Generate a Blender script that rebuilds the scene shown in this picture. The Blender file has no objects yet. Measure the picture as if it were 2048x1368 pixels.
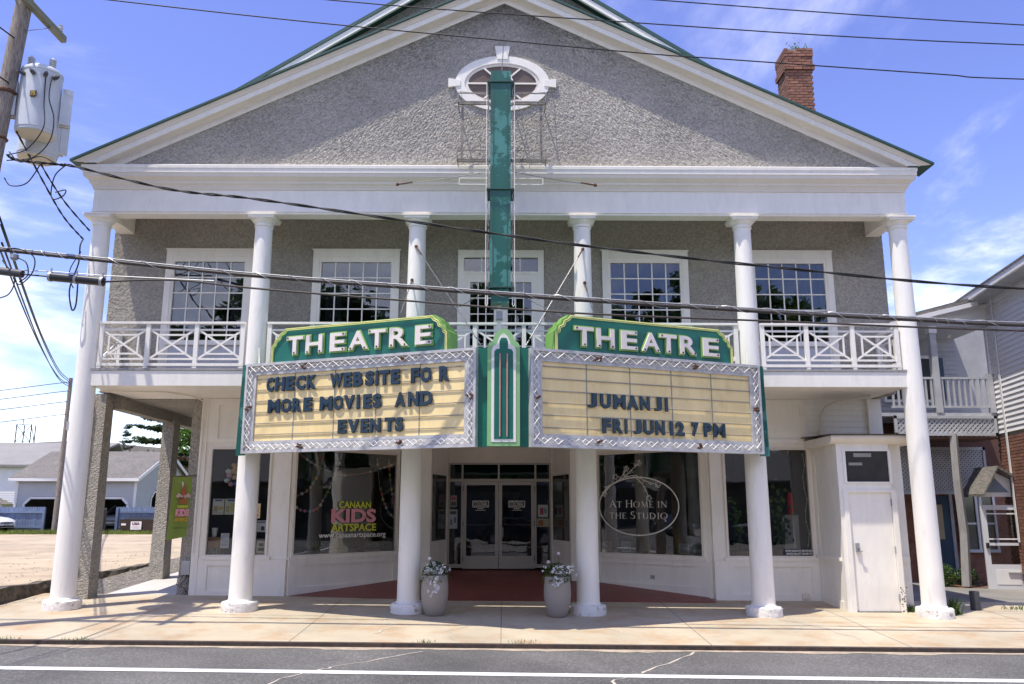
import bpy, bmesh, math, random
from math import radians, sin, cos, pi, sqrt
from mathutils import Vector, Matrix
random.seed(7)
scene = bpy.context.scene
# ------------------------------------------------------------------ camera, sky, sun
def set_camera():
    yaw, pitch, roll = .00864, .20169, .0007
    fw = Vector((sin(yaw)*cos(pitch), cos(yaw)*cos(pitch), sin(pitch)))
    r = Vector((cos(yaw), -sin(yaw), 0)); up = r.cross(fw)
    r2 = r*cos(roll) + up*sin(roll); u2 = up*cos(roll) - r*sin(roll)
    cd = bpy.data.cameras.new('camera'); cam = bpy.data.objects.new('camera', cd)
    scene.collection.objects.link(cam)
    cam.matrix_world = Matrix(((r2.x, u2.x, -fw.x, 0), (r2.y, u2.y, -fw.y, -14.6), (r2.z, u2.z, -fw.z, 1.711), (0, 0, 0, 1)))
    cd.sensor_width = 36; cd.lens = 1643.2/2048*36; cd.clip_end = 2000; cd.clip_start = .05
    scene.camera = cam
set_camera()
SUN = Vector((.265, .22, -1)).normalized()          # direction the light travels
EXPOSURE = 1.12
CLOUD = (56.1, 51.9, 0.0)
def set_light():
    w = bpy.data.worlds.new('World'); scene.world = w; w.use_nodes = True
    nt = w.node_tree; nt.nodes.clear(); N = nt.nodes.new; L = nt.links.new
    out = N('ShaderNodeOutputWorld'); bg = N('ShaderNodeBackground'); sky = N('ShaderNodeTexSky')
    sky.sky_type = 'NISHITA'; sky.sun_disc = False
    sky.sun_elevation = math.asin(-SUN.z); sky.sun_rotation = math.atan2(-SUN.x, -SUN.y)
    sky.air_density = 1.0; sky.dust_density = .35; sky.ozone_density = 3.2; sky.altitude = 200
    hs = N('ShaderNodeHueSaturation'); hs.inputs['Hue'].default_value = .528; hs.inputs['Saturation'].default_value = 1.08; hs.inputs['Value'].default_value = .88
    L(sky.outputs[0], hs.inputs['Color'])
    # fair-weather cloud: one even deck of wisps, thicker to the eye towards the horizon
    tc = N('ShaderNodeTexCoord'); sep = N('ShaderNodeSeparateXYZ'); L(tc.outputs['Generated'], sep.inputs[0])
    zc = N('ShaderNodeMath'); zc.operation = 'MAXIMUM'; zc.inputs[1].default_value = 0.0; L(sep.outputs[2], zc.inputs[0])
    za = N('ShaderNodeMath'); za.operation = 'ADD'; za.inputs[1].default_value = .18; L(zc.outputs[0], za.inputs[0])
    dx = N('ShaderNodeMath'); dx.operation = 'DIVIDE'; L(sep.outputs[0], dx.inputs[0]); L(za.outputs[0], dx.inputs[1])
    dy = N('ShaderNodeMath'); dy.operation = 'DIVIDE'; L(sep.outputs[1], dy.inputs[0]); L(za.outputs[0], dy.inputs[1])
    cmb = N('ShaderNodeCombineXYZ'); L(dx.outputs[0], cmb.inputs[0]); L(dy.outputs[0], cmb.inputs[1])
    nz = N('ShaderNodeTexNoise'); nz.inputs['Scale'].default_value = .8; nz.inputs['Detail'].default_value = 9; nz.inputs['Roughness'].default_value = .6
    nz.inputs['Distortion'].default_value = .5; mpc = N('ShaderNodeMapping'); mpc.inputs['Location'].default_value = CLOUD; L(cmb.outputs[0], mpc.inputs[0]); L(mpc.outputs[0], nz.inputs['Vector'])
    mr = N('ShaderNodeMapRange'); mr.inputs['From Min'].default_value = .46; mr.inputs['From Max'].default_value = .76; mr.interpolation_type = 'SMOOTHSTEP'
    L(nz.outputs[0], mr.inputs['Value'])
    el = N('ShaderNodeMapRange'); el.inputs['From Min'].default_value = .45; el.inputs['From Max'].default_value = .10
    el.inputs['To Min'].default_value = .75; el.inputs['To Max'].default_value = .92; el.interpolation_type = 'SMOOTHSTEP'; L(sep.outputs[2], el.inputs['Value'])
    mu = N('ShaderNodeMath'); mu.operation = 'MULTIPLY'; L(mr.outputs[0], mu.inputs[0]); L(el.outputs[0], mu.inputs[1])
    mix = N('ShaderNodeMix'); mix.data_type = 'RGBA'; L(mu.outputs[0], mix.inputs['Factor'])
    L(hs.outputs[0], mix.inputs[6]); mix.inputs[7].default_value = (10.5, 10.2, 9.9, 1)
    L(mix.outputs[2], bg.inputs['Color']); bg.inputs['Strength'].default_value = .14
    L(bg.outputs[0], out.inputs[0])
    sd = bpy.data.lights.new('sun', 'SUN'); sd.energy = 2.7; sd.angle = radians(.53); sd.color = (1, .935, .82)
    so = bpy.data.objects.new('sun', sd); scene.collection.objects.link(so); so.location = (-8, -8, 30)
    so.rotation_euler = SUN.to_track_quat('-Z', 'Y').to_euler()
    v = scene.view_settings; v.view_transform = 'Standard'; v.look = 'None'; v.gamma = 1; v.use_curve_mapping = False; v.exposure = EXPOSURE
    scene.render.resolution_x = 1024; scene.render.resolution_y = 684
    scene.cycles.max_bounces = 12; scene.cycles.diffuse_bounces = 7; scene.cycles.transparent_max_bounces = 16
set_light()
# ------------------------------------------------------------------ helpers
COL = scene.collection
def GZ(x, y): return .045*y - .0092*x                 # sidewalk falls to the street and to the right
class MB:
    def __init__(s): s.v = []; s.f = []
    def add(s, vs, fs):
        o = len(s.v); s.v += [tuple(v) for v in vs]; s.f += [tuple(i+o for i in f) for f in fs]; return s
    def box(s, x0, x1, y0, y1, z0, z1):
        return s.add([(x0,y0,z0),(x1,y0,z0),(x1,y1,z0),(x0,y1,z0),(x0,y0,z1),(x1,y0,z1),(x1,y1,z1),(x0,y1,z1)],
                     [(0,3,2,1),(4,5,6,7),(0,1,5,4),(1,2,6,5),(2,3,7,6),(3,0,4,7)])
    def bar(s, p, q, w, h, side=None):
        p = Vector(p); q = Vector(q); d = (q-p).normalized()
        a = Vector(side).normalized() if side else d.cross(Vector((0,0,1)) if abs(d.z) < .95 else Vector((0,1,0))).normalized()
        a = (a - d*a.dot(d)).normalized(); b = d.cross(a)
        c = [a*(w/2)*i + b*(h/2)*j for i, j in ((-1,-1),(1,-1),(1,1),(-1,1))]
        return s.add([p+k for k in c]+[q+k for k in c], [(0,3,2,1),(4,5,6,7),(0,1,5,4),(1,2,6,5),(2,3,7,6),(3,0,4,7)])
    def quad(s, a, b, c, d): return s.add([a,b,c,d], [(0,1,2,3)])
    def prism(s, pts, f0, f1):
        n = len(pts); return s.add([f0(*p) for p in pts]+[f1(*p) for p in pts],
            [tuple(range(n-1,-1,-1)), tuple(range(n,2*n))]+[(i,(i+1)%n,n+(i+1)%n,n+i) for i in range(n)])
    def tube(s, path, r, n=6, caps=True, rads=None):
        P = [Vector(p) for p in path]; m = len(P); vs = []; prev = None
        for i, p in enumerate(P):
            d = (P[min(i+1,m-1)]-P[max(i-1,0)])
            d = d.normalized() if d.length > 1e-9 else Vector((0,0,1))
            a = (prev - d*prev.dot(d)) if prev else d.cross(Vector((0,0,1)) if abs(d.z) < .9 else Vector((0,1,0)))
            a = a.normalized(); prev = a; b = d.cross(a); rr = rads[i] if rads else r
            vs += [p + (a*cos(2*pi*k/n) + b*sin(2*pi*k/n))*rr for k in range(n)]
        fs = [(i*n+k, i*n+(k+1)%n, (i+1)*n+(k+1)%n, (i+1)*n+k) for i in range(m-1) for k in range(n)]
        if caps: fs += [tuple(range(n-1,-1,-1)), tuple(range((m-1)*n, m*n))]
        return s.add(vs, fs)
    def lathe(s, prof, cx, cy, n=24, z0=0, jit=0):
        vs = []
        for r, z in prof:
            for k in range(n):
                a = 2*pi*k/n; rr = r + (random.uniform(-jit, jit) if jit else 0)
                vs.append((cx+rr*cos(a), cy+rr*sin(a), z0+z))
        m = len(prof)
        fs = [(i*n+k, i*n+(k+1)%n, (i+1)*n+(k+1)%n, (i+1)*n+k) for i in range(m-1) for k in range(n)]
        fs += [tuple(range(n-1,-1,-1)), tuple(range((m-1)*n, m*n))]
        return s.add(vs, fs)
    def sweep(s, rows, close=False):
        # rows: list of equal-length point lists
        n = len(rows[0]); o = [p for r in rows for p in r]; m = len(rows)
        fs = [(i*n+k, i*n+k+1, (i+1)*n+k+1, (i+1)*n+k) for i in range(m-1) for k in range(n-1)]
        if close: fs += [((m-1)*n+k, (m-1)*n+k+1, k+1, k) for k in range(n-1)]
        return s.add(o, fs)
    def mesh(s, name, mat, smooth=False, recalc=True):
        me = bpy.data.meshes.new(name); me.from_pydata(s.v, [], s.f)
        if recalc:
            bm = bmesh.new(); bm.from_mesh(me); bmesh.ops.recalc_face_normals(bm, faces=bm.faces); bm.to_mesh(me); bm.free()
        if smooth:
            me.polygons.foreach_set('use_smooth', [True]*len(me.polygons))
            if smooth != 'full': me.set_sharp_from_angle(angle=radians(38))
        if mat: me.materials.append(mat)
        me.update(); return me
    def build(s, name, mat, parent=None, smooth=False, recalc=True, **k):
        return obj(name, s.mesh(name, mat, smooth, recalc), parent, **k)
def par(o, parent):
    o.parent = parent
    if parent.type == 'EMPTY': o.matrix_parent_inverse = Matrix.Translation(-parent.location)
def obj(name, me, parent=None, loc=None, rot=None, scale=None, kind=None, label=None):
    o = bpy.data.objects.new(name, me); COL.objects.link(o)
    if loc is not None: o.location = loc
    if rot is not None: o.rotation_euler = rot
    if scale is not None: o.scale = scale
    if parent: par(o, parent)
    if kind: o['kind'] = kind
    if label: o['label'] = label
    return o
def tag(o, label, cat, group=None, kind=None):
    o['label'] = label; o['category'] = cat
    if group: o['group'] = group
    if kind: o['kind'] = kind
    return o
def thing(name, label, cat, loc, group=None):
    o = bpy.data.objects.new(name, None); COL.objects.link(o); o.location = loc; o.empty_display_size = .2
    return tag(o, label, cat, group)
def struct(o): o['kind'] = 'structure'; return o
# ------------------------------------------------------------------ materials
MATS = {}
def pm(name, col, rough=.6, var=.12, vs=3.0, bump=0, bs=40, metal=0, spec=.5, col2=None, lo=.42, hi=.62, rnd=0, detail=6, bd=.02, stretch=None, kind='noise', c2s=None):
    if name in MATS: return MATS[name]
    m = bpy.data.materials.new(name); m.use_nodes = True; nt = m.node_tree; b = nt.nodes['Principled BSDF']; N = nt.nodes.new; L = nt.links.new
    b.inputs['Roughness'].default_value = rough; b.inputs['Metallic'].default_value = metal
    b.inputs['Specular IOR Level'].default_value = spec
    tc = N('ShaderNodeTexCoord'); src = tc.outputs['Object']
    if stretch:
        mp = N('ShaderNodeMapping'); mp.inputs['Scale'].default_value = stretch; L(src, mp.inputs[0]); src = mp.outputs[0]
    nz = N('ShaderNodeTexNoise'); nz.inputs['Scale'].default_value = vs; nz.inputs['Detail'].default_value = detail; nz.inputs['Roughness'].default_value = .62; L(src, nz.inputs['Vector'])
    mr = N('ShaderNodeMapRange'); mr.inputs['From Min'].default_value = .3; mr.inputs['From Max'].default_value = .7
    mr.inputs['To Min'].default_value = 1-var; mr.inputs['To Max'].default_value = 1+var*.6; L(nz.outputs[0], mr.inputs['Value'])
    mx = N('ShaderNodeMix'); mx.data_type = 'RGBA'; mx.blend_type = 'MULTIPLY'; mx.inputs[0].default_value = 1
    c4 = (*col, 1)
    if col2:
        n2 = N('ShaderNodeTexNoise'); n2.inputs['Scale'].default_value = c2s or vs*2.3; n2.inputs['Detail'].default_value = 8; n2.inputs['Roughness'].default_value = .68; L(src, n2.inputs['Vector'])
        m2 = N('ShaderNodeMapRange'); m2.inputs['From Min'].default_value = lo; m2.inputs['From Max'].default_value = hi; L(n2.outputs[0], m2.inputs['Value'])
        cm = N('ShaderNodeMix'); cm.data_type = 'RGBA'; cm.inputs[6].default_value = c4; cm.inputs[7].default_value = (*col2, 1); L(m2.outputs[0], cm.inputs[0]); L(cm.outputs[2], mx.inputs[6])
    else: mx.inputs[6].default_value = c4
    fac = mr.outputs[0]
    if rnd:
        oi = N('ShaderNodeObjectInfo'); rr = N('ShaderNodeMapRange'); rr.inputs['To Min'].default_value = 1-rnd; rr.inputs['To Max'].default_value = 1+rnd; L(oi.outputs['Random'], rr.inputs['Value'])
        mm = N('ShaderNodeMath'); mm.operation = 'MULTIPLY'; L(fac, mm.inputs[0]); L(rr.outputs[0], mm.inputs[1]); fac = mm.outputs[0]
    cc = N('ShaderNodeCombineColor'); [L(fac, cc.inputs[i]) for i in range(3)]; L(cc.outputs[0], mx.inputs[7]); L(mx.outputs[2], b.inputs['Base Color'])
    if bump:
        if kind == 'voronoi':
            bn = N('ShaderNodeTexVoronoi'); bn.inputs['Scale'].default_value = bs; L(src, bn.inputs['Vector']); o = bn.outputs['Distance']
        else:
            bn = N('ShaderNodeTexNoise'); bn.inputs['Scale'].default_value = bs; bn.inputs['Detail'].default_value = 4; L(src, bn.inputs['Vector']); o = bn.outputs[0]
        bp = N('ShaderNodeBump'); bp.inputs['Strength'].default_value = bump; bp.inputs['Distance'].default_value = bd; L(o, bp.inputs['Height']); L(bp.outputs[0], b.inputs['Normal'])
    MATS[name] = m; return m
def glassmat(name, tint=(.82,.86,.85), refl=.10, wav=.0012):
    m = bpy.data.materials.new(name); m.use_nodes = True; nt = m.node_tree; nt.nodes.clear(); N = nt.nodes.new; L = nt.links.new
    out = N('ShaderNodeOutputMaterial'); tr = N('ShaderNodeBsdfTransparent'); tr.inputs[0].default_value = (*tint, 1)
    gl = N('ShaderNodeBsdfGlossy'); gl.inputs['Roughness'].default_value = .0; gl.inputs['Color'].default_value = (1,1,1,1)
    fr = N('ShaderNodeFresnel'); fr.inputs['IOR'].default_value = 1.5
    ad = N('ShaderNodeMath'); ad.operation = 'ADD'; ad.inputs[1].default_value = refl; ad.use_clamp = True; L(fr.outputs[0], ad.inputs[0])
    tc = N('ShaderNodeTexCoord'); nz = N('ShaderNodeTexNoise'); nz.inputs['Scale'].default_value = 2.2; nz.inputs['Detail'].default_value = 1; L(tc.outputs['Object'], nz.inputs[0])
    bp = N('ShaderNodeBump'); bp.inputs['Strength'].default_value = 1; bp.inputs['Distance'].default_value = wav; L(nz.outputs[0], bp.inputs['Height']); L(bp.outputs[0], gl.inputs['Normal'])
    mx = N('ShaderNodeMixShader'); L(ad.outputs[0], mx.inputs[0]); L(tr.outputs[0], mx.inputs[1]); L(gl.outputs[0], mx.inputs[2]); L(mx.outputs[0], out.inputs[0])
    MATS[name] = m; return m
def leafmat(name, col, rnd=.35):
    m = bpy.data.materials.new(name); m.use_nodes = True; nt = m.node_tree; nt.nodes.clear(); N = nt.nodes.new; L = nt.links.new
    out = N('ShaderNodeOutputMaterial'); d = N('ShaderNodeBsdfPrincipled'); d.inputs['Roughness'].default_value = .55; t = N('ShaderNodeBsdfTranslucent')
    tc = N('ShaderNodeTexCoord'); nz = N('ShaderNodeTexNoise'); nz.inputs['Scale'].default_value = 1.3; nz.inputs['Detail'].default_value = 4; L(tc.outputs['Object'], nz.inputs[0])
    mr = N('ShaderNodeMapRange'); mr.inputs['From Min'].default_value = .3; mr.inputs['From Max'].default_value = .7; mr.inputs['To Min'].default_value = 1-rnd; mr.inputs['To Max'].default_value = 1+rnd; L(nz.outputs[0], mr.inputs[0])
    mx = N('ShaderNodeMix'); mx.data_type = 'RGBA'; mx.blend_type = 'MULTIPLY'; mx.inputs[0].default_value = 1; mx.inputs[6].default_value = (*col, 1)
    cc = N('ShaderNodeCombineColor'); [L(mr.outputs[0], cc.inputs[i]) for i in range(3)]; L(cc.outputs[0], mx.inputs[7])
    L(mx.outputs[2], d.inputs['Base Color']); L(mx.outputs[2], t.inputs[0])
    ms = N('ShaderNodeMixShader'); ms.inputs[0].default_value = .42; L(d.outputs[0], ms.inputs[1]); L(t.outputs[0], ms.inputs[2]); L(ms.outputs[0], out.inputs[0])
    MATS[name] = m; return m
white = pm('white_paint', (.87,.835,.755), .5, .07, 2.5, bump=.2, bs=30, bd=.005, col2=(.70,.66,.58), lo=.56, hi=.9, stretch=(2.2,2.2,.7), detail=9)
colwhite = pm('column_paint', (.89,.86,.79), .5, .06, 1.5, bump=.3, bs=12, bd=.008, col2=(.66,.63,.58), lo=.56, hi=.86, stretch=(3,3,.45), detail=9)
basewhite = pm('column_base_paint', (.80,.78,.74), .7, .1, 3, bump=.8, bs=14, bd=.02, col2=(.42,.38,.32), lo=.56, hi=.63, c2s=9)
cream = pm('cream_trim', (.78,.72,.63), .5, .06, 2, bump=.1, bs=30, bd=.004, col2=(.64,.585,.52), lo=.55, hi=.9)
def stuccomat(name, ca, cb, bd=.03):
    m = bpy.data.materials.new(name); m.use_nodes = True; nt = m.node_tree; b = nt.nodes['Principled BSDF']; N = nt.nodes.new; L = nt.links.new
    b.inputs['Roughness'].default_value = .92; b.inputs['Specular IOR Level'].default_value = .2
    tc = N('ShaderNodeTexCoord'); wn = N('ShaderNodeTexNoise'); wn.inputs['Scale'].default_value = 9; wn.inputs['Detail'].default_value = 3; L(tc.outputs['Object'], wn.inputs['Vector'])
    va = N('ShaderNodeMix'); va.data_type = 'RGBA'; va.inputs[0].default_value = .035; L(tc.outputs['Object'], va.inputs[6]); L(wn.outputs['Color'], va.inputs[7])
    vo = N('ShaderNodeTexVoronoi'); vo.inputs['Scale'].default_value = 40; vo.inputs['Randomness'].default_value = 1; L(va.outputs[2], vo.inputs['Vector'])
    n2 = N('ShaderNodeTexNoise'); n2.inputs['Scale'].default_value = 21; n2.inputs['Detail'].default_value = 5; n2.inputs['Roughness'].default_value = .7; L(tc.outputs['Object'], n2.inputs['Vector'])
    sp = N('ShaderNodeSeparateColor'); L(vo.outputs['Color'], sp.inputs[0])
    ad = N('ShaderNodeMath'); ad.operation = 'ADD'; L(sp.outputs[0], ad.inputs[0]); L(n2.outputs[0], ad.inputs[1])
    mr = N('ShaderNodeMapRange'); mr.inputs['From Min'].default_value = .45; mr.inputs['From Max'].default_value = 1.55; L(ad.outputs[0], mr.inputs[0])
    mx = N('ShaderNodeMix'); mx.data_type = 'RGBA'; mx.inputs[6].default_value = (*cb, 1); mx.inputs[7].default_value = (*ca, 1); L(mr.outputs[0], mx.inputs[0])
    n3 = N('ShaderNodeTexNoise'); n3.inputs['Scale'].default_value = .55; n3.inputs['Detail'].default_value = 6; L(tc.outputs['Object'], n3.inputs['Vector'])
    m3 = N('ShaderNodeMapRange'); m3.inputs['From Min'].default_value = .3; m3.inputs['From Max'].default_value = .7; m3.inputs['To Min'].default_value = .84; m3.inputs['To Max'].default_value = 1.1; L(n3.outputs[0], m3.inputs[0])
    cc = N('ShaderNodeCombineColor'); [L(m3.outputs[0], cc.inputs[i]) for i in range(3)]
    mm = N('ShaderNodeMix'); mm.data_type = 'RGBA'; mm.blend_type = 'MULTIPLY'; mm.inputs[0].default_value = 1; L(mx.outputs[2], mm.inputs[6]); L(cc.outputs[0], mm.inputs[7]); L(mm.outputs[2], b.inputs['Base Color'])
    hm = N('ShaderNodeMath'); hm.operation = 'MULTIPLY_ADD'; hm.inputs[1].default_value = -.9; L(vo.outputs['Distance'], hm.inputs[0]); L(n2.outputs[0], hm.inputs[2])
    bp = N('ShaderNodeBump'); bp.inputs['Strength'].default_value = 1; bp.inputs['Distance'].default_value = bd; L(hm.outputs[0], bp.inputs['Height']); L(bp.outputs[0], b.inputs['Normal'])
    MATS[name] = m; return m
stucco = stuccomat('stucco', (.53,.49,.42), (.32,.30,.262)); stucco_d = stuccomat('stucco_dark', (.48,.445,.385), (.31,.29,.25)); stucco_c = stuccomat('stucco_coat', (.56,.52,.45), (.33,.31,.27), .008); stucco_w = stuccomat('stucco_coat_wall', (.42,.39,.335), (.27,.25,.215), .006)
green = pm('sign_green', (.008,.15,.105), .35, .15, 2, col2=(.02,.20,.155), lo=.62, hi=.7)
green_w = pm('sign_green_worn', (.006,.105,.08), .4, .12, 2, col2=(.055,.22,.19), lo=.50, hi=.53, c2s=1.9)
roofgreen = pm('roof_green', (.03,.085,.07), .4, .1, 2)
lime = pm('sign_lime', (.22,.44,.10), .4, .12, 3)
mint = pm('sign_mint', (.27,.50,.22), .4, .1, 3)
yellow = pm('neon_yellow_tube', (.80,.74,.30), .25, .08, 8)
neonwhite = pm('neon_white_tube', (.85,.82,.75), .25, .05, 8)
neonpink = pm('neon_pink_tube', (.62,.30,.27), .25, .1, 8)
letterpink = pm('letter_white', (.84,.76,.70), .4, .05, 6)
alu = pm('aluminium', (.56,.55,.535), .45, .28, 7, metal=.15, bump=.2, bs=20, bd=.004)
panel = pm('letter_board', (.95,.745,.355), .35, .12, 1.3, col2=(.85,.62,.25), lo=.48, hi=.72, stretch=(1.5,1.5,.6), detail=9)
rail_m = pm('board_rail', (.33,.31,.27), .5, .2, 8)
navy = pm('letter_blue', (.003,.022,.045), .22, .25, 5, spec=.45)
black = pm('cable_black', (.012,.012,.013), .6, .2, 5)
lash = pm('cable_brown', (.055,.045,.04), .6, .35, 22)
grey = pm('galvanised', (.36,.37,.38), .5, .12, 4, metal=.4)
rust = pm('rust', (.12,.055,.03), .8, .3, 12)
concrete = pm('sidewalk_concrete', (.475,.41,.30), .9, .26, .5, bump=.5, bs=120, bd=.006, col2=(.44,.315,.195), lo=.48, hi=.66, c2s=1.6, detail=14)
paleconc = pm('passage_concrete', (.52,.50,.47), .9, .12, 1, bump=.3, bs=80, bd=.005)
redfloor = pm('red_floor_paint', (.24,.065,.055), .5, .25, 1.4, bump=.2, bs=40, bd=.004, col2=(.33,.14,.115), lo=.55, hi=.78)
asphalt = pm('asphalt', (.118,.115,.11), .88, .55, .32, bump=1, bs=70, bd=.012, col2=(.26,.25,.24), lo=.50, hi=.66, c2s=30, detail=12)
linewhite = pm('line_paint', (.72,.72,.72), .7, .12, 9)
dirt = pm('gravel_lot', (.47,.38,.265), .95, .2, .35, bump=.7, bs=25, bd=.02, col2=(.30,.225,.15), lo=.46, hi=.72, c2s=1.1, detail=10)
gravel = pm('gravel_strip', (.22,.20,.175), .95, .3, 4, bump=1, bs=40, bd=.03, col2=(.13,.12,.10), lo=.4, hi=.6)
weedy = pm('field_soil', (.16,.17,.07), .95, .3, .5)
oldwall = pm('old_concrete', (.15,.125,.095), .95, .35, 3, bump=.8, bs=18, bd=.03, col2=(.055,.05,.035), lo=.42, hi=.6)
wood_pole = pm('pole_wood', (.34,.29,.245), .85, .25, 6, bump=.8, bs=12, bd=.02, stretch=(6,6,.5), col2=(.12,.095,.075), lo=.45, hi=.65)
wood_grey = pm('weathered_wood', (.33,.32,.31), .85, .2, 6, bump=.5, bs=12, bd=.01, stretch=(4,4,.5))
tranny = pm('transformer_paint', (.60,.63,.65), .4, .08, 3)
porcelain = pm('porcelain', (.55,.57,.60), .25, .05, 3)
taupe = pm('planter_taupe', (.33,.295,.255), .55, .07, 3)
soilm = pm('soil', (.04,.03,.02), .95)
dark = pm('dark_interior', (.020,.020,.022), .9)
glass = glassmat('window_glass', tint=(.7,.73,.74), refl=.03)
shopglass = glassmat('shop_glass', tint=(.92,.93,.92), refl=.015)
doorglass = glassmat('door_glass', tint=(.6,.62,.65), refl=.02)
# ------------------------------------------------------------------ lettering
GC = {}
def glyph(ch, off=0.0, ext=.02, bev=0.0, res=4):
    k = (ch, off, ext, bev)
    if k in GC: return GC[k]
    cu = bpy.data.curves.new('lettering', 'FONT'); cu.body = ch; cu.size = 1; cu.offset = off; cu.extrude = ext; cu.bevel_depth = bev; cu.bevel_resolution = 1; cu.resolution_u = res
    ob = bpy.data.objects.new('lettering', cu); COL.objects.link(ob); bpy.context.view_layer.update()
    me = bpy.data.meshes.new_from_object(ob.evaluated_get(bpy.context.evaluated_depsgraph_get()))
    vs = [tuple(v.co) for v in me.vertices]; fs = [tuple(p.vertices) for p in me.polygons]
    bpy.data.objects.remove(ob); bpy.data.meshes.remove(me); bpy.data.curves.remove(cu)
    x0 = min(v[0] for v in vs); x1 = max(v[0] for v in vs); y0 = min(v[1] for v in vs); y1 = max(v[1] for v in vs); z0 = min(v[2] for v in vs); z1 = max(v[2] for v in vs)
    vs = [((v[0]-x0)/(x1-x0), (v[1]-y0)/(y1-y0), (v[2]-z0)/max(1e-6, z1-z0)) for v in vs]
    GC[k] = (vs, fs); return GC[k]
class Frame:
    # a vertical plane: u runs from a to b, n points to the viewer's side
    def __init__(s, a, b):
        s.a = Vector((a[0], a[1], 0)); s.u = (Vector((b[0], b[1], 0))-s.a); s.len = s.u.length; s.u.normalize(); s.n = Vector((s.u.y, -s.u.x, 0))
    def p(s, u, z, n=0): return s.a + s.u*u + s.n*n + Vector((0,0,z))
    def box(s, mb, u0, u1, z0, z1, n0, n1):
        c = [s.p(u, z, n) for n in (n0, n1) for u, z in ((u0,z0),(u1,z0),(u1,z1),(u0,z1))]
        return mb.add(c, [(0,1,2,3),(7,6,5,4),(0,4,5,1),(1,5,6,2),(2,6,7,3),(3,7,4,0)])
def letter(fr, ch, u0, u1, z0, z1, n0, n1, mat, name='letter', parent=None, **k):
    vs, fs = glyph(ch, **k); mb = MB()
    mb.add([fr.p(u0+(u1-u0)*x, z0+(z1-z0)*y, n0+(n1-n0)*z) for x, y, z in vs], fs)
    return mb.build(name, mat, parent)
# glyphs made while the scene is still empty
for ch in 'CHEKWBSITFORMVDANJUP127': glyph(ch, .035, .02, .03)
for ch in 'THEAR': glyph(ch, .02, .02, 0); glyph(ch, .055, .02, 0)
# ================================================================== the setting
def sheet(name, pts, zf, mat, thick=.25, kind=True):
    mb = MB(); n = len(pts)
    mb.add([(x, y, zf(x, y)) for x, y in pts]+[(x, y, zf(x, y)-thick) for x, y in pts], [tuple(range(n)), tuple(range(2*n-1, n-1, -1))]+[(i, n+i, n+(i+1)%n, (i+1)%n) for i in range(n)])
    o = mb.build(name, mat); return struct(o) if kind else o
CURB_Y = -2.56
def RZ(x, y): return -.17 - .0092*x
struct(MB().quad((-700,-700,-.75),(700,-700,-.75),(700,700,-.75),(-700,700,-.75)).build('ground', weedy, recalc=False))
sheet('road', [(-60,-13.5),(60,-13.5),(60,CURB_Y-.11),(-60,CURB_Y-.11)], RZ, asphalt)
sheet('opposite_pavement', [(-60,-45),(60,-45),(60,-13.5),(-60,-13.5)], lambda x, y: -.12-.0092*x, pm('opposite_paving', (.22,.205,.185), .9, .3, .4))
side = sheet('sidewalk', [(-60,CURB_Y),(60,CURB_Y),(60,1.3),(6.6,1.72),(-8.75,1.72),(-60,.15)], GZ, concrete)
curb = sheet('curb', [(-60,CURB_Y-.11),(60,CURB_Y-.11),(60,CURB_Y-.001),(-60,CURB_Y-.001)], lambda x, y: GZ(x, CURB_Y)+.008, pm('curb_steel', (.07,.045,.035), .8, .3, 5, bump=.4, bs=20, bd=.01, col2=(.035,.03,.028), lo=.45, hi=.6), .3)
mb = MB(); mb.add([(x, y, RZ(x, y)+.005) for x, y in ((-60,-3.09),(-60,-3.28),(60,-5.78),(60,-5.59))], [(0,1,2,3)])
struct(mb.build('road_line', linewhite))
# pale repaired cracks in road and sidewalk
def crack(name, pts, w, zf, parent, mat):
    mb = MB(); P = []
    for i in range(len(pts)-1):
        (x0, y0), (x1, y1) = pts[i], pts[i+1]
        for k in range(6):
            t = k/6; P.append((x0+(x1-x0)*t+random.uniform(-.05,.05), y0+(y1-y0)*t+random.uniform(-.03,.03)))
    P.append(pts[-1]); rows = []
    for i, (x, y) in enumerate(P):
        ww = w*random.uniform(.4, 1.3); rows.append([(x-ww/2, y, zf(x, y)+.004), (x+ww/2, y, zf(x, y)+.004)])
    mb.sweep(rows); mb.build(name, mat, parent, recalc=False)
random.seed(17); gd = MB(); rows = []
for i in range(241):
    x = -18+i*.15; w = .05+.10*abs(sin(i*.37)+.6*sin(i*.11+2))*random.uniform(.5,1.2); rows.append([(x, CURB_Y-.112, RZ(x, 0)+.012), (x+random.uniform(-.03,.03), CURB_Y-.112-w, RZ(x, 0)+.004)])
gd.sweep(rows); struct(gd.build('gutter_dirt', pm('gutter_sand', (.40,.33,.25), .95, .3, 6, bump=.6, bs=60, bd=.01), recalc=False))
filler = pm('crack_filler', (.50,.45,.38), .9, .2, 9)
rd = bpy.data.objects['road']
crack('crack', [(-2.7,-5.4),(-2.35,-4.5),(-2.05,-4.1),(-1.1,-2.9)], .035, RZ, rd, filler)
crack('crack', [(1.0,-5.4),(1.3,-4.7),(1.75,-4.1),(2.6,-2.75)], .04, RZ, rd, filler)
crack('crack', [(-1.95,-.5),(-1.85,-1.0),(-1.72,-1.4),(-1.9,-1.9)], .03, GZ, side, filler)
crack('crack', [(1.1,-.3),(1.5,-1.2),(1.95,-2.0)], .03, GZ, side, filler)
crack('crack', [(4.5,-.3),(5.0,-1.1),(5.2,-2.0),(5.15,-2.5)], .03, GZ, side, filler)
crack('crack', [(-.75,-2.3),(-.85,-1.6),(-.3,-.9)], .02, GZ, side, filler)
joint = pm('joint_dark', (.26,.225,.18), .95)
mb = MB()
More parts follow.
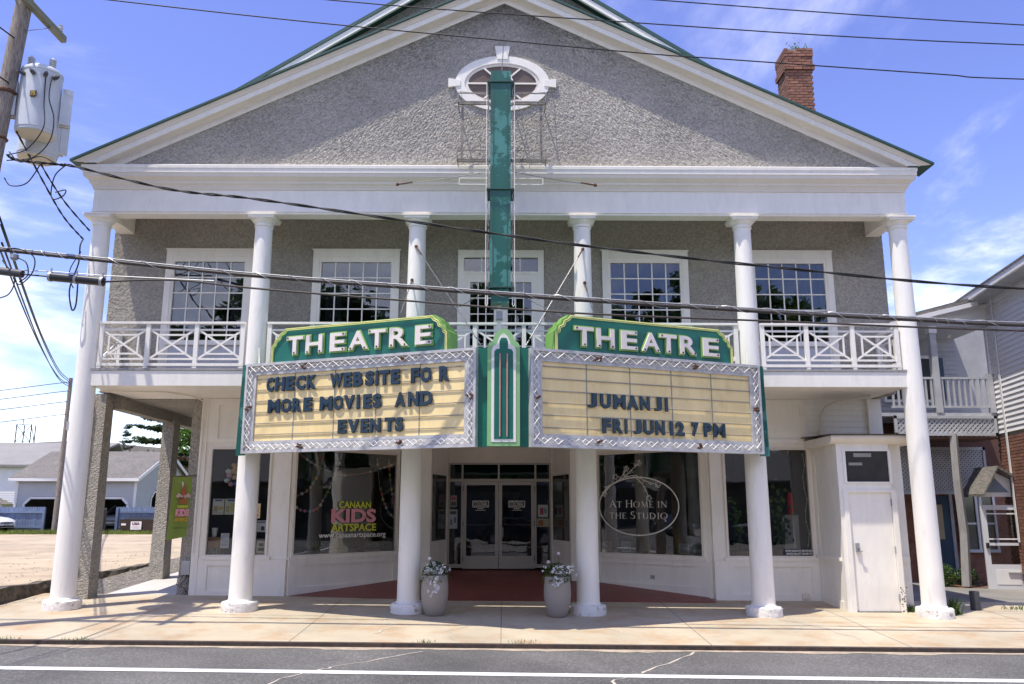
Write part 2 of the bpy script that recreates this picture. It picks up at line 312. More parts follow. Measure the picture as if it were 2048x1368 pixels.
for x in (-11.5,-8.6,-5.6,-2.9,-.05,2.85,5.7,8.6,11.5): mb.box(x-.006, x+.006, CURB_Y+.02, 1.25, GZ(x,0)-.2, GZ(x,0)-.199); 
mb = MB()
for x in (-11.5,-8.6,-5.9,-3.0,-.05,2.9,5.7,8.6,11.5):
    mb.add([(x-.007,CURB_Y,GZ(x,CURB_Y)+.003),(x+.007,CURB_Y,GZ(x,CURB_Y)+.003),(x+.007,1.25,GZ(x,1.25)+.003),(x-.007,1.25,GZ(x,1.25)+.003)], [(0,1,2,3)])
mb.add([(-40,.62,GZ(-40,.62)+.003),(40,.62,GZ(40,.62)+.003),(40,.632,GZ(40,.632)+.003),(-40,.632,GZ(-40,.632)+.003)], [(0,1,2,3)])
mb.build('joint', joint, side, recalc=False)
# side lot, its low wall, the strip and the passage floor
LZ = lambda x, y: .33+.005*y
sheet('gravel_lot', [(-90,.2),(-8.85,.2),(-8.85,30.4),(-90,30.4)], LZ, dirt, .8)
sheet('grass_verge', [(-120,30.4),(-8.85,30.4),(-8.85,160),(-120,160)], lambda x, y: LZ(x, 30.4)-.01, weedy, .8)
sheet('gravel_strip', [(-8.85,.2),(-7.55,.2),(-7.55,12),(-8.85,12)], lambda x, y: GZ(x, y)-.02+.004*1, gravel, .3)
sheet('passage_floor', [(-7.55,1.72),(-5.7,1.72),(-5.7,12),(-7.55,12)], lambda x, y: GZ(x, y)+.002, paleconc, .3)
sheet('backyard', [(-8.85,12),(30,12),(30,60),(-8.85,60)], lambda x, y: .38, dirt, .9)
sheet('alley_paving', [(7.4,1.31),(40,1.31),(40,12),(7.4,12)], lambda x, y: GZ(x, min(y, 2))-.004, pm('alley_asphalt', (.21,.20,.19), .9, .25, 1, bump=.6, bs=60, bd=.01), .3)
low = MB()
rows = []
for i in range(41):
    y = .05+i*.3; t = LZ(0, y)+.03+random.uniform(-.02,.02)
    rows.append([(-8.72+random.uniform(-.02,.02), y, -.2), (-8.74+random.uniform(-.03,.03), y, t-.12), (-8.77+random.uniform(-.02,.02), y, t), (-8.98, y, t), (-8.98, y, -.2)])
low.sweep(rows); low.add(rows[0], [(0,1,2,3,4)])
tag(low.build('retaining_wall', oldwall), 'low crumbling dark concrete wall edging the gravel lot', 'wall')
# ================================================================== the theatre
B = thing('theatre_building', 'grey stucco theatre with white columns and green roofed gable', 'building', (0, 1, 0))
def part(mb, name, mat, parent=None, **k): return mb.build(name, mat, parent or B, **k)
CX = [-7.5,-4.49,-1.635,1.43,4.425,7.345]
XL, XR = -7.62, 7.46
for x in CX:
    g = GZ(x, 0)
    prof = []
    for i in range(15):
        t = i/14; z = .15+t*6.69; r = .193-.038*(t**1.6); prof.append((r, z))
    prof = [(.215,.13),(.215,.17),(.197,.19)] + [p for p in prof if p[1] > .2] + [(.155,6.85),(.175,6.855),(.175,6.875),(.158,6.88),(.158,6.905),(.175,6.92),(.215,6.965),(.225,6.985)]
    c = MB().lathe(prof, x, 0, 36, 0)
    c.v = [(a, b, z + g*(1-min(1, z/6.5))) for a, b, z in c.v]
    col = part(c, 'column', colwhite, smooth=True)
    b = MB().lathe([(.30,-.06),(.305,.0),(.302,.05),(.304,.10),(.298,.135),(.285,.15),(.2,.155)], x, 0, 26, g, jit=.007)
    b.build('base', basewhite, col, smooth=True)
    MB().box(x-.235, x+.235, -.235, .235, 6.985, 7.058).box(x-.25, x+.25, -.25, .25, 7.03, 7.056).build('capital', white, col)
# entablature swept round three sides
def around(prof, y_back, name, mat, parent=None):
    mb = MB(); rows = []
    for y, z in prof:
        o = -.17-y
        rows.append([(XL-o, y_back, z), (XL-o, y, z), (XR+o, y, z), (XR+o, y_back, z)])
    mb.sweep(rows); return part(mb, name, mat, parent)
ent = around([(.10,7.42),(.10,7.06),(-.17,7.06),(-.17,7.10),(-.19,7.10),(-.19,7.125),(-.17,7.13),(-.17,7.53)], 12, 'frieze', white)
around([(-.16,7.53),(-.187,7.53),(-.193,7.56),(-.216,7.61),(-.245,7.635),(-.245,7.67),(-.326,7.74),(-.335,7.80),(-.344,7.81)], .0, 'cornice_moulding', cream)
around([(-.341,7.805),(-.347,7.805),(-.35,7.87),(-.361,7.89),(-.364,7.945),(-.344,7.96),(-.02,8.0)], .0, 'cornice', white)
part(MB().box(XL+.3, XR-.3, .1, 1.0, 7.40, 7.44), 'porch_ceiling', white)
# upper wall with openings
def holed(x0, x1, z0, z1, y0, y1, holes):
    xs = sorted({x0, x1, *[h[0] for h in holes], *[h[1] for h in holes]}); zs = sorted({z0, z1, *[h[2] for h in holes], *[h[3] for h in holes]}); mb = MB()
    for i in range(len(xs)-1):
        for j in range(len(zs)-1):
            cx = (xs[i]+xs[i+1])/2; cz = (zs[j]+zs[j+1])/2
            if any(h[0] < cx < h[1] and h[2] < cz < h[3] for h in holes): continue
            mb.box(xs[i], xs[i+1], y0, y1, zs[j], zs[j+1])
    return mb
YW = 1.0
WIN = [(-6.66,-4.96), (-3.78,-2.08), (1.91,3.61), (4.77,6.47)]
holes = [(a+.1, b-.1, 4.2, 6.62) for a, b in WIN] + [(-.83, .66, 4.2, 6.64)]
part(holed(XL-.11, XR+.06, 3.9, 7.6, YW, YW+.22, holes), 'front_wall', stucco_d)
mb = MB(); 
for xa, xb in ((XL-.11, XL+.11), (XR-.16, XR+.06)): mb.box(xa, xb, YW+.22, 12, 3.9, 7.9)
mb.box(XL+.11, XR-.16, 11.8, 12, 3.9, 7.9)
part(mb, 'side_wall', stucco)
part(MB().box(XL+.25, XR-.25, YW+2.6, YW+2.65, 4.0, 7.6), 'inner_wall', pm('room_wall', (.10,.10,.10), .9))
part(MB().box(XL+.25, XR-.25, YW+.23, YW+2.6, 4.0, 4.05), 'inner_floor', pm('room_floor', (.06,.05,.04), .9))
curtain = pm('curtain', (.20,.22,.26), .9, .2, 3)
pane_cache = {}
def pane_mesh(w, h, mat, nm='pane', t=.006):
    k = (round(w,3), round(h,3), mat.name)
    if k not in pane_cache: pane_cache[k] = MB().box(-w/2, w/2, -t/2, t/2, -h/2, h/2).mesh(nm, mat)
    return pane_cache[k]
def grid_glass(par_, x0, x1, z0, z1, nx, nz, y, mat, bar=.022, bmat=white):
    pw = (x1-x0)/nx; ph = (z1-z0)/nz; me = pane_mesh(pw-bar*.4, ph-bar*.4, mat)
    vb = MB().box(-bar/2, bar/2, -.018, .018, 0, z1-z0).mesh('muntin', bmat); hb = MB().box(0, x1-x0, -.015, .015, -bar/2, bar/2).mesh('muntin', bmat)
    for i in range(nx):
        for j in range(nz):
            obj('pane', me, par_, (x0+pw*(i+.5), y, z0+ph*(j+.5)), (random.uniform(-.004,.004), 0, random.uniform(-.004,.004)))
    for i in range(1, nx): obj('muntin', vb, par_, (x0+pw*i, y, z0))
    for j in range(1, nz): obj('muntin', hb, par_, (x0, y, z0+ph*j))
for a, b in WIN:
    f = MB(); y0, y1 = YW-.045, YW+.03
    f.box(a, a+.12, y0, y1, 4.2, 6.74).box(b-.12, b, y0, y1, 4.2, 6.74).box(a+.12, b-.12, y0, y1, 6.60, 6.74)
    f.box(a-.02, b+.02, y0-.015, y0+.05, 6.741, 6.76)
    f.box(a+.12, a+.165, y0+.02, y1+.05, 4.2, 6.6).box(b-.165, b-.12, y0+.02, y1+.05, 4.2, 6.6).box(a+.165, b-.165, y0+.02, y1+.05, 6.50, 6.6)
    f.box(a+.165, b-.165, y0+.025, y1+.05, 4.86, 4.92).box(a+.12, b-.12, y0-.02, y1, 4.82, 4.86)
    w = part(f, 'window', white)
    MB().box(a+.165, b-.165, y0+.03, y1+.02, 4.2, 4.82).build('under_panel', pm('under_panel', (.55,.57,.62), .5), w)
    grid_glass(w, a+.165, b-.165, 4.92, 6.50, 5, 5, YW+.02, glass)
    cm = MB(); n = 24
    for s0, s1 in ((a+.2, a+.5), (b-.5, b-.2)):
        rows = [[(s0+(s1-s0)*i/n, YW+.35+.03*sin(i*1.9), z) for z in (4.9, 6.55)] for i in range(n+1)]; cm.sweep(rows)
    cm.build('curtain', curtain, w, recalc=False)
# french doors
f = MB(); a, b = -.93, .76; y0, y1 = YW-.045, YW+.03
f.box(a, a+.115, y0, y1, 4.2, 6.75).box(b-.115, b, y0, y1, 4.2, 6.75).box(a+.115, b-.115, y0, y1, 6.60, 6.75).box(a+.115, b-.115, y0+.005, y1, 6.26, 6.31).box(-.115, -.055, y0+.01, y1, 6.31, 6.6)
w = part(f, 'french_door', white)
grid_glass(w, a+.115, -.115, 6.31, 6.60, 2, 1, YW+.02, glass); grid_glass(w, -.055, b-.115, 6.31, 6.60, 2, 1, YW+.02, glass)
for s0, s1 in ((a+.115, -.09), (-.08, b-.115)):
    lf = MB(); lf.box(s0, s0+.13, y0+.02, y1, 4.2, 6.26).box(s1-.13, s1, y0+.02, y1, 4.2, 6.26).box(s0+.13, s1-.13, y0+.02, y1, 6.10, 6.26).box(s0+.13, s1-.13, y0+.02, y1, 4.2, 4.5)
    lf.build('door_leaf', white, w); grid_glass(w, s0+.13, s1-.13, 4.5, 6.10, 3, 5, YW+.02, glass, .02)
# balcony
part(MB().box(XL+.16, XR-.18, -.12, 1.0, 4.145, 4.185), 'balcony_deck', wood_grey)
f = MB(); f.box(XL+.2, XR-.22, -.105, -.03, 3.87, 4.14); part(f, 'balcony_fascia', white)
part(MB().box(XL+.2, XR-.22, -.03, 1.72, 3.875, 3.9), 'soffit', white)
def railing(p, q, panels, name='railing'):
    p = Vector((*p, 0)); q = Vector((*q, 0)); d = q-p; ln = d.length; u = d.normalized(); nrm = Vector((u.y, -u.x, 0))
    P = lambda s, z: p+u*s+Vector((0,0,z))
    tr = MB().bar(P(0,5.02), P(ln,5.02), .09, .04, side=nrm); rail = part(tr, name, white)
    bb = lambda a, b_, w, h, nm: MB().bar(a, b_, h, w, side=nrm).build(nm, white, rail)
    bb(P(0,4.255), P(ln,4.255), .05, .07, 'bottom_rail')
    pw = ln/panels
    for i in range(panels+1):
        s = min(max(pw*i, .04), ln-.04); bb(P(s,4.19), P(s,5.0), .075, .06, 'post')
    for i in range(panels):
        s0, s1 = pw*i+.04, pw*(i+1)-.04; w_ = s1-s0; zt, zb = 4.895, 4.36
        bb(P(s0,zt), P(s1,zt), .032, .03, 'baluster_bar'); bb(P(s0,zb), P(s1,zb), .032, .03, 'baluster_bar')
        bb(P(s0,zb), P(s1,zt), .034, .022, 'diagonal_bar'); bb(P(s0,zt), P(s1,zb), .034, .026, 'diagonal_bar')
        a, b_ = s0+w_*.17, s1-w_*.17; h0, h1 = 4.455, 4.80
        bb(P(a,h0), P(a,h1), .03, .024, 'baluster_bar'); bb(P(b_,h0), P(b_,h1), .03, .024, 'baluster_bar'); bb(P(a,h0), P(b_,h0), .03, .028, 'baluster_bar'); bb(P(a,h1), P(b_,h1), .03, .028, 'baluster_bar')
for i in range(5): railing((CX[i]+.2, -.05), (CX[i+1]-.2, -.05), 3)
railing((XL+.22, .12), (XL+.22, .98), 1); railing((XR-.24, .98), (XR-.24, .12), 1)
# tympanum, raking cornice, roofs
ZI, SL, XC = 11.41, .478, -.03
zr = lambda x, dv: ZI+dv-SL*abs(x-XC)
part(MB().prism([(-7.4,7.86),(7.34,7.86),(XC,11.45)], lambda x, z: (x,-.168,z), lambda x, z: (x,.04,z)), 'tympanum', stucco)
def coat(xa, xb, z0, z1, y, step, amp, name, mat, skip=None, seed=5):
    """pebble-dash coat: a fine sheet of knobbly stucco in front of a wall"""
    random.seed(seed); nz_ = max(2, int((z1-z0)/step)); nx_ = int((xb(z0)-xa(z0))/step); vs = []; fs = []
    for j in range(nz_+1):
        z = z0+(z1-z0)*j/nz_; a, b = xa(z), xb(z)
        for i in range(nx_+1):
            e = i in (0, nx_) or j in (0, nz_)
            vs.append((a+(b-a)*i/nx_+(0 if e else random.uniform(-.3,.3)*step*(b-a)/(xb(z0)-xa(z0))), y-random.random()**1.5*amp, z+(0 if e else random.uniform(-.3,.3)*step)))
    for j in range(nz_):
        z = z0+(z1-z0)*(j+.5)/nz_; a, b = xa(z), xb(z)
        for i in range(nx_):
            if skip and skip(a+(b-a)*(i+.5)/nx_, z): continue
            k = j*(nx_+1)+i; fs.append((k, k+1, k+nx_+2, k+nx_+1))
    m = MB(); m.v = vs; m.f = fs; return part(m, name, mat, smooth='full', recalc=False, kind='stuff')
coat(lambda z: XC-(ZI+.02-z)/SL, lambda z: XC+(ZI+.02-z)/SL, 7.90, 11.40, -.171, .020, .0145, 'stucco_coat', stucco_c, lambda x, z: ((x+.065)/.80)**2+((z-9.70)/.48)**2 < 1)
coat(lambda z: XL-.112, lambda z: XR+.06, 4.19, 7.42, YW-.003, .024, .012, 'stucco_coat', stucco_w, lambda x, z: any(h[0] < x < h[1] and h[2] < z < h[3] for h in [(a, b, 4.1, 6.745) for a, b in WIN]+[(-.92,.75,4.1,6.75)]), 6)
def rake(prof, name, mat, zend=7.965, parent=None):
    mb = MB(); rows = []
    for dv, y in prof:
        hx = (ZI+dv-zend)/SL; rows.append([(XC-hx, y, zend), (XC, y, ZI+dv), (XC+hx, y, zend)])
    mb.sweep(rows); return part(mb, name, mat, parent)
rake([(0,-.15),(0,-.205),(.115,-.205),(.115,-.215)], 'raking_frieze', white)
rake([(.11,-.20),(.105,-.225),(.125,-.235),(.135,-.27),(.14,-.36),(.145,-.385)], 'raking_soffit', cream)
rake([(.138,-.36),(.138,-.395),(.24,-.40),(.245,-.385)], 'raking_fascia', white)
rake([(.24,-.37),(.245,-.41),(.28,-.425),(.325,-.455),(.335,-.455)], 'raking_crown', cream)
rf = MB()
for sgn in (-1, 1):
    for hx, ya, yb in ((7.93,-.50,.08), (7.66,.081,11.9)):
        q = [(XC, ZI+.335), (XC+sgn*hx, ZI+.335-SL*hx), (XC+sgn*hx, ZI+.375-SL*hx), (XC, ZI+.375)]
        rf.prism(q, lambda x, z: (x,ya,z), lambda x, z: (x,yb,z))
part(rf, 'roof', roofgreen)
MG, MS, MY, MC = 14.11, .65, 2.0, -.2
part(MB().prism([(XL+.3,8.6),(XR-.5,8.6),(XR-.5,MG-.05-MS*(XR-.5-MC)),(MC,MG-.05),(XL+.3,MG-.05-MS*(MC-XL-.3))], lambda x, z: (x,MY,z), lambda x, z: (x,MY+.2,z)), 'main_gable_wall', stucco)
rr = MB(); rw = MB()
for sgn in (-1, 1):
    hx = 7.5; q = [(MC, MG), (MC+sgn*hx, MG-MS*hx), (MC+sgn*hx, MG+.09-MS*hx), (MC, MG+.09)]
    rr.prism(q, lambda x, z: (x,MY-.36,z), lambda x, z: (x,20,z))
    q = [(MC, MG-.15), (MC+sgn*hx, MG-.15-MS*hx), (MC+sgn*hx, MG-.005-MS*hx), (MC, MG-.005)]
    rw.prism(q, lambda x, z: (x,MY-.34,z), lambda x, z: (x,MY-.28,z))
part(rr, 'main_roof', roofgreen); part(rw, 'rake_board', white)
# oval window
OX, OZ = -.065, 9.70
def ell(a, b, n=48): return [(OX+a*cos(2*pi*k/n), OZ+b*sin(2*pi*k/n)) for k in range(n)]
def ring(a0, b0, a1, b1, y0, y1, n=48):
    mb = MB(); rows = []
    for k in range(n+1):
        t = 2*pi*k/n; o = (OX+a1*cos(t), OZ+b1*sin(t)); i = (OX+a0*cos(t), OZ+b0*sin(t))
        rows.append([(i[0], y1, i[1]), (i[0], y0, i[1]), (o[0], y0, o[1]), (o[0], y1, o[1])])
    return mb.sweep(rows)
ow = part(ring(.72,.42,.90,.57,-.213,-.163), 'oval_window', white, smooth=True)
ring(.655,.365,.725,.425,-.196,-.163).build('inner_frame', cream, ow, smooth=True)
MB().prism(ell(.66,.37), lambda x, z: (x,-.176,z), lambda x, z: (x,-.170,z)).build('pane', pm('oval_dark_glass', (.15,.11,.09), .35, .3, 2, spec=.3), ow)
m = ring(.20,.17,.225,.195,-.213,-.178, 24); m.build('muntin', white, ow)
for ang in (0, 42, 138, 180, 222, 318):
    t = radians(ang); e = (.66*.37)/sqrt((.37*cos(t))**2+(.66*sin(t))**2); r0 = (.22*.19)/sqrt((.19*cos(t))**2+(.22*sin(t))**2)
    MB().bar((OX+r0*cos(t),-.195,OZ+r0*sin(t)), (OX+e*cos(t),-.195,OZ+e*sin(t)), .022, .03, side=(0,1,0)).build('muntin', white, ow)
MB().prism([(OX-.10,OZ+.5),(OX+.10,OZ+.5),(OX+.145,OZ+.77),(OX-.145,OZ+.77)], lambda x, z: (x,-.228,z), lambda x, z: (x,-.163,z)).build('keystone', white, ow)
for s in (-1, 1):
    MB().prism([(OX+s*.80,OZ-.06),(OX+s*.80,OZ+.06),(OX+s*1.03,OZ+.09),(OX+s*1.03,OZ-.09)], lambda x, z: (x,-.228,z), lambda x, z: (x,-.163,z)).build('keystone', white, ow)
# chimney of single bricks
brickm = pm('brick', (.27,.125,.085), .9, .25, 9, bump=.5, bs=60, bd=.006, rnd=.32)
mortar = pm('mortar', (.30,.26,.21), .95, .2, 12)
CHX0, CHX1, CHY0, CHY1 = 6.98, 7.63, 4.0, 4.66
chm = part(MB().box(CHX0+.02, CHX1-.02, CHY0+.02, CHY1-.02, 9.4, 13.02), 'chimney', mortar)
fb = MB().box(-.103,.103,-.05,.05,-.03,.03).mesh('brick', brickm); sb = MB().box(-.05,.05,-.103,.103,-.03,.03).mesh('brick', brickm)
zc = 11.0; kk = 0
while zc < 13.05:
    st = .03 if zc > 12.82 else (.045 if 12.44 < zc < 12.58 else (.0 if zc < 12.44 else .015))
    sh = .108 if kk % 2 else 0
    for x in [CHX0+.06+sh+.216*i for i in range(-1, 4)]:
        lo, hi = max(CHX0-st, x-.103), min(CHX1+st, x+.103)
        if hi-lo < .05 or (zc > 12.98 and random.random() < .35): continue
        obj('brick', fb, chm, ((lo+hi)/2, CHY0+.047-st+random.uniform(-.004,.004), zc), None, ((hi-lo)/.206,1,1))
    for y in [CHY0+.17+sh*.9+.216*i for i in range(-1, 3)]:
        lo, hi = max(CHY0+.1, y-.103), min(CHY1+st, y+.103)
        if hi-lo < .05: continue
        obj('brick', sb, chm, (CHX0+.047-st+random.uniform(-.004,.004), (lo+hi)/2, zc), None, (1,(hi-lo)/.206,1))
    zc += .0735; kk += 1
wl = MB()
for k in range(40):
    p = Vector((7.35+random.gauss(0,.10), 4.2+random.gauss(0,.05), 13.08+abs(random.gauss(0,.13)))); d = Vector((random.uniform(-1,1), random.uniform(-1,1), random.uniform(-.3,1)))*.035; e = Vector((random.uniform(-1,1), random.uniform(-1,1), random.uniform(-1,1)))*.02
    wl.quad(p-d-e, p+d-e, p+d+e, p-d+e)
leaf_a = leafmat('leaf_green', (.085,.16,.03)); leaf_b = leafmat('leaf_dark', (.045,.10,.022)); leaf_c = leafmat('pine_needles', (.05,.085,.03))
tag(wl.build('chimney_weed', leaf_a, recalc=False), 'small green weed sprouting from the top of the brick chimney', 'plant')
# ---------------------------------------------------------------- ground floor shop fronts
shopw = pm('shopfront_paint', (.88,.835,.755), .5, .06, 2, bump=.1, bs=25, bd=.004, col2=(.74,.70,.63), lo=.54, hi=.9, stretch=(2,2,.7), detail=9)
ZT = 3.88
def front(fr, u0, u1, g0, g1, zb, name, zs=.80, zt=2.92, mull=(), gl=shopglass, box=.10):
    """one shop window bay on a vertical frame: panelled base, sill, posts, head, pane"""
    m = MB()
    fr.box(m, u0, u1, zb, zs-.06, 0, -.12)                                  # base wall
    fr.box(m, u0, g0, zs-.06, zt, 0, -.12); fr.box(m, g1, u1, zs-.06, zt, 0, -.12)
    fr.box(m, u0, u1, zt, ZT, 0, -.12)
    # raised stiles that leave sunk panels
    for a, b, c, d in ((u0,u1,zb,zb+.20),(u0,u1,zs-.17,zs-.061),(u0,g0+.10,zb+.20,zs-.17),(g1-.10,u1,zb+.20,zs-.17),(u0,u1,zt+.08,zt+.16),(u0,u1,ZT-.14,ZT-.01),(u0,g0+.12,zt+.16,ZT-.14),(g1-.12,u1,zt+.16,ZT-.14)):
        fr.box(m, a, b, c, d, .035, .0005)
    p = part(m, name, shopw)
    s = MB(); fr.box(s, g0-.06, g1+.06, zs-.06, zs, .06, -.10); s.build('sill', shopw, p)
    t = MB(); w = .045
    fr.box(t, g0, g1, zt-w, zt, .03, -.06); fr.box(t, g0, g0+w, zs, zt-w, .03, -.06); fr.box(t, g1-w, g1, zs, zt-w, .03, -.06); fr.box(t, g0+w, g1-w, zs, zs+.03, .028, -.06)
    for a, b in mull: fr.box(t, a, b, zs+.03, zt-w, .03, -.08)
    t.build('frame', cream, p)
    cuts = [g0+w] + [k for ab in mull for k in ab] + [g1-w]
    for i in range(0, len(cuts), 2):
        q = MB(); fr.box(q, cuts[i], cuts[i+1], zs+.03, zt-w, -.020, -.026); q.build('pane', gl, p)
    return p
FL = Frame((-5.96,1.65), (-4.15,1.65)); front(FL, 0, 1.79, .20, 1.42, .0, 'shop_window', zs=.84, mull=((1.02,1.17),))
AL = Frame((-4.15,1.65), (-2.25,3.5)); al = front(AL, .02, 2.62, .06, 2.58, .06, 'shop_window', zs=.83)
AR = Frame((1.95,3.35), (4.0,1.65)); ar = front(AR, .02, 2.64, .05, 2.50, .06, 'shop_window', zs=.81)
FR_ = Frame((4.0,1.65), (6.14,1.65)); frw = front(FR_, .02, 2.14, .27, 1.98, -.06, 'shop_window', zs=.82)
# returns of the entrance recess
def plainwall(a, b, z0, z1, name, panels=True):
    fr = Frame(a, b); m = MB(); fr.box(m, 0, fr.len, z0, z1, 0, -.1); p = part(m, name, shopw)
    if panels:
        t = MB(); L_ = fr.len
        for c in ((.0,.09,z0,z1-.02),(L_-.09,L_,z0,z1-.02),(.09,L_-.09,.93,1.03),(.09,L_-.09,2.5,2.62),(.09,L_-.09,z0,z0+.25)): fr.box(t, *c, .02, .0005)
        t.build('panel_trim', shopw, p)
    return fr, p
plainwall((-2.25,3.5), (-1.62,3.55), .1, ZT, 'pilaster', False)
plainwall((1.44,3.42), (1.95,3.35), .1, ZT, 'pilaster', False)
for a, b in (((-1.62,3.56),(-1.33,4.8)), ((1.09,4.8),(1.44,3.43))):
    fr, p = plainwall(a, b, .15, 3.3, 'recess_wall')
    q = MB(); fr.box(q, .12, fr.len-.12, 1.05, 2.48, .012, .002); q.build('pane', pm('recess_dark_glass', (.05,.05,.045), .05, spec=.7), p)
part(MB().box(-4.2, 4.1, 1.70, 4.9, 3.26, 3.30), 'entry_ceiling', shopw)
# red ramp to the doors
rp = MB(); zz = lambda y: .062+.088*(y-1.28)
pts = [(-4.02,1.30),(-3.6,1.28),(3.75,1.28),(3.93,1.30),(3.9,1.72),(2.0,3.42),(1.5,3.5),(1.12,4.85),(-1.36,4.85),(-1.7,3.62),(-2.25,3.58),(-4.1,1.74)]
n = len(pts); rp.add([(x, y, zz(y)-.0092*x*.5) for x, y in pts]+[(x, y, -.2) for x, y in pts], [tuple(range(n))]+[(i, n+i, n+(i+1)%n, (i+1)%n) for i in range(n)])
part(rp, 'entry_floor', redfloor)
# entrance doors
DW = Frame((-1.33,4.8), (1.10,4.8)); m = MB(); U = lambda x: x+1.33
DW.box(m, 0, U(-1.305), .3, 3.28, .0, -.1); DW.box(m, U(1.075), U(1.10), .3, 3.28, 0, -.1); DW.box(m, U(-1.305), U(1.075), 2.79, 3.28, 0, -.1)
for a, b in ((-1.305,-.52),(-.47,.25),(.30,1.075)): DW.box(m, U(a), U(b), 2.86, 2.90, .02, .0005)
DW.box(m, U(-1.33), U(1.10), 3.14, 3.2, .02, .0005)
entry = part(m, 'entrance', cream)
fm = pm('door_frame', (.46,.43,.39), .45, .06, 3, metal=.2); m = MB()
for a, b, c, d in ((-1.305,-1.27,.42,2.79),(-1.005,-.965,.42,2.79),(.695,.735,.42,2.79),(1.04,1.075,.42,2.79),(-1.27,-1.005,2.75,2.79),(-.965,.695,2.75,2.79),(.735,1.04,2.75,2.79),(-.965,.695,2.36,2.42),(-1.27,-1.005,2.36,2.42),(.735,1.04,2.36,2.42),(-.16,-.12,2.42,2.75),(-1.27,-1.005,.42,.50),(.735,1.04,.42,.50)):
    DW.box(m, U(a), U(b), c, d, .035, -.06)
m.build('frame', fm, entry)
def dpane(a, b, c, d, mat=doorglass):
    q = MB(); DW.box(q, U(a), U(b), c, d, -.01, -.016); q.build('pane', mat, entry)
for a, b, c, d in ((-1.27,-1.005,.50,2.36),(.735,1.04,.50,2.36),(-1.27,-1.005,2.42,2.75),(.735,1.04,2.42,2.75),(-.965,-.16,2.42,2.75),(-.12,.695,2.42,2.75)): dpane(a, b, c, d)
for a, b in ((-.96,-.145), (-.135,.69)):
    m = MB()
    for c in ((a,a+.075,.40,2.355),(b-.075,b,.40,2.355),(a+.075,b-.075,2.28,2.355),(a+.075,b-.075,.40,.68)): DW.box(m, U(c[0]), U(c[1]), c[2], c[3], .03, -.02)
    part(m, 'entrance_door', fm); dpane(a+.075, b-.075, .68, 2.28)
    mm = MB(); DW.box(mm, U(a+.075), U(b-.075), 1.36, 1.39, -.03, -.05); mm.build('push_bar', grey, entry)
    for zz_ in (.62, 1.4, 2.2):
        h = MB(); k = a if a < -.5 else b-.012; DW.box(h, U(k), U(k+.012), zz_-.06, zz_+.06, .045, .03); h.build('hinge', black, entry)
h = MB().tube([(-.08,4.77,1.32),(-.06,4.70,1.34),(-.04,4.69,1.30),(-.04,4.69,1.12),(-.06,4.70,1.08),(-.08,4.77,1.09)], .012, 6); h.build('handle', grey, entry)
DW2 = Frame((-1.33,4.775), (1.10,4.775))
sgn = pm('vinyl_white', (.84,.82,.77), .6, .04); vblack = pm('vinyl_black', (.012,.012,.013), .5)
for cx in (-.555, .28):
    m = MB(); DW2.box(m, U(cx-.19), U(cx+.19), 1.77, 1.92, .0, -.004); s = m.build('door_sign', sgn, entry)
    m = MB(); DW2.box(m, U(cx-.175), U(cx+.175), 1.785, 1.905, .004, .001); m.build('sign_panel', vblack, s)
    vs, fs = glyph('COLONIAL', .0, .01, 0); m = MB().add([DW2.p(U(cx-.165+.33*x), 1.795+.10*y, .006+.002*z) for x, y, z in vs], fs); m.build('lettering', sgn, s)
    for k, (wd, zz_) in enumerate(((.14,1.735),(.24,1.70))):
        m = MB(); DW2.box(m, U(cx-wd/2), U(cx+wd/2), zz_, zz_+.012, 0, -.003); m.build('lettering', sgn, s)
# lobby behind the doors
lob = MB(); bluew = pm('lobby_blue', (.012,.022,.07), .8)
lob.box(-1.6, 1.4, 8.2, 8.3, .3, 3.2); lob.box(-1.7, -1.6, 4.9, 8.3, .3, 3.2); lob.box(1.4, 1.5, 4.9, 8.3, .3, 3.2)
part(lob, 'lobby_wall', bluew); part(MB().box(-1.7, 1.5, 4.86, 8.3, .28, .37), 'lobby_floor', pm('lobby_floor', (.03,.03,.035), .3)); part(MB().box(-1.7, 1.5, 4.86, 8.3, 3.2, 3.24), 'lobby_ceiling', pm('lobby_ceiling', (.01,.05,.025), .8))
curt = pm('stage_curtain', (.42,.36,.29), .9, .1)
for cx, w in ((-.33,.26), (.16,.26)):
    cm = MB(); rows = []
    for j in range(15):
        t = j/14; z = 2.15-1.45*t; hw = w*(1-.78*sin(pi*min(1, t*1.15))**1.2) if t < .95 else w*.8
        rows.append([(cx+hw*(2*i/18-1), 6.6+.03*sin(i*2.1), z) for i in range(19)])
    cm.sweep(rows); part(cm, 'lobby_curtain', curt, recalc=False)
# rooms behind the shop windows
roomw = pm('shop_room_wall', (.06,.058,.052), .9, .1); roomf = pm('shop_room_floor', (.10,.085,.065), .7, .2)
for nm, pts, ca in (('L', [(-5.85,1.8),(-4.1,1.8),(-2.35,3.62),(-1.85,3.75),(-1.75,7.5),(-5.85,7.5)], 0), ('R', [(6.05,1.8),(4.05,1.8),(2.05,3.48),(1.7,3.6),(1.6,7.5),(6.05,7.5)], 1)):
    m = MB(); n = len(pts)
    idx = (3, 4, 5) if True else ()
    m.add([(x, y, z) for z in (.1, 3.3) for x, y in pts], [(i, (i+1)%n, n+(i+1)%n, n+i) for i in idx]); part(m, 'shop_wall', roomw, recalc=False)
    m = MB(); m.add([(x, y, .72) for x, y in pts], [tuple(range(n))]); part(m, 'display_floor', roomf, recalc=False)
    m = MB(); m.add([(x, y, 3.3) for x, y in pts], [tuple(range(n))]); part(m, 'shop_ceiling', roomw, recalc=False)
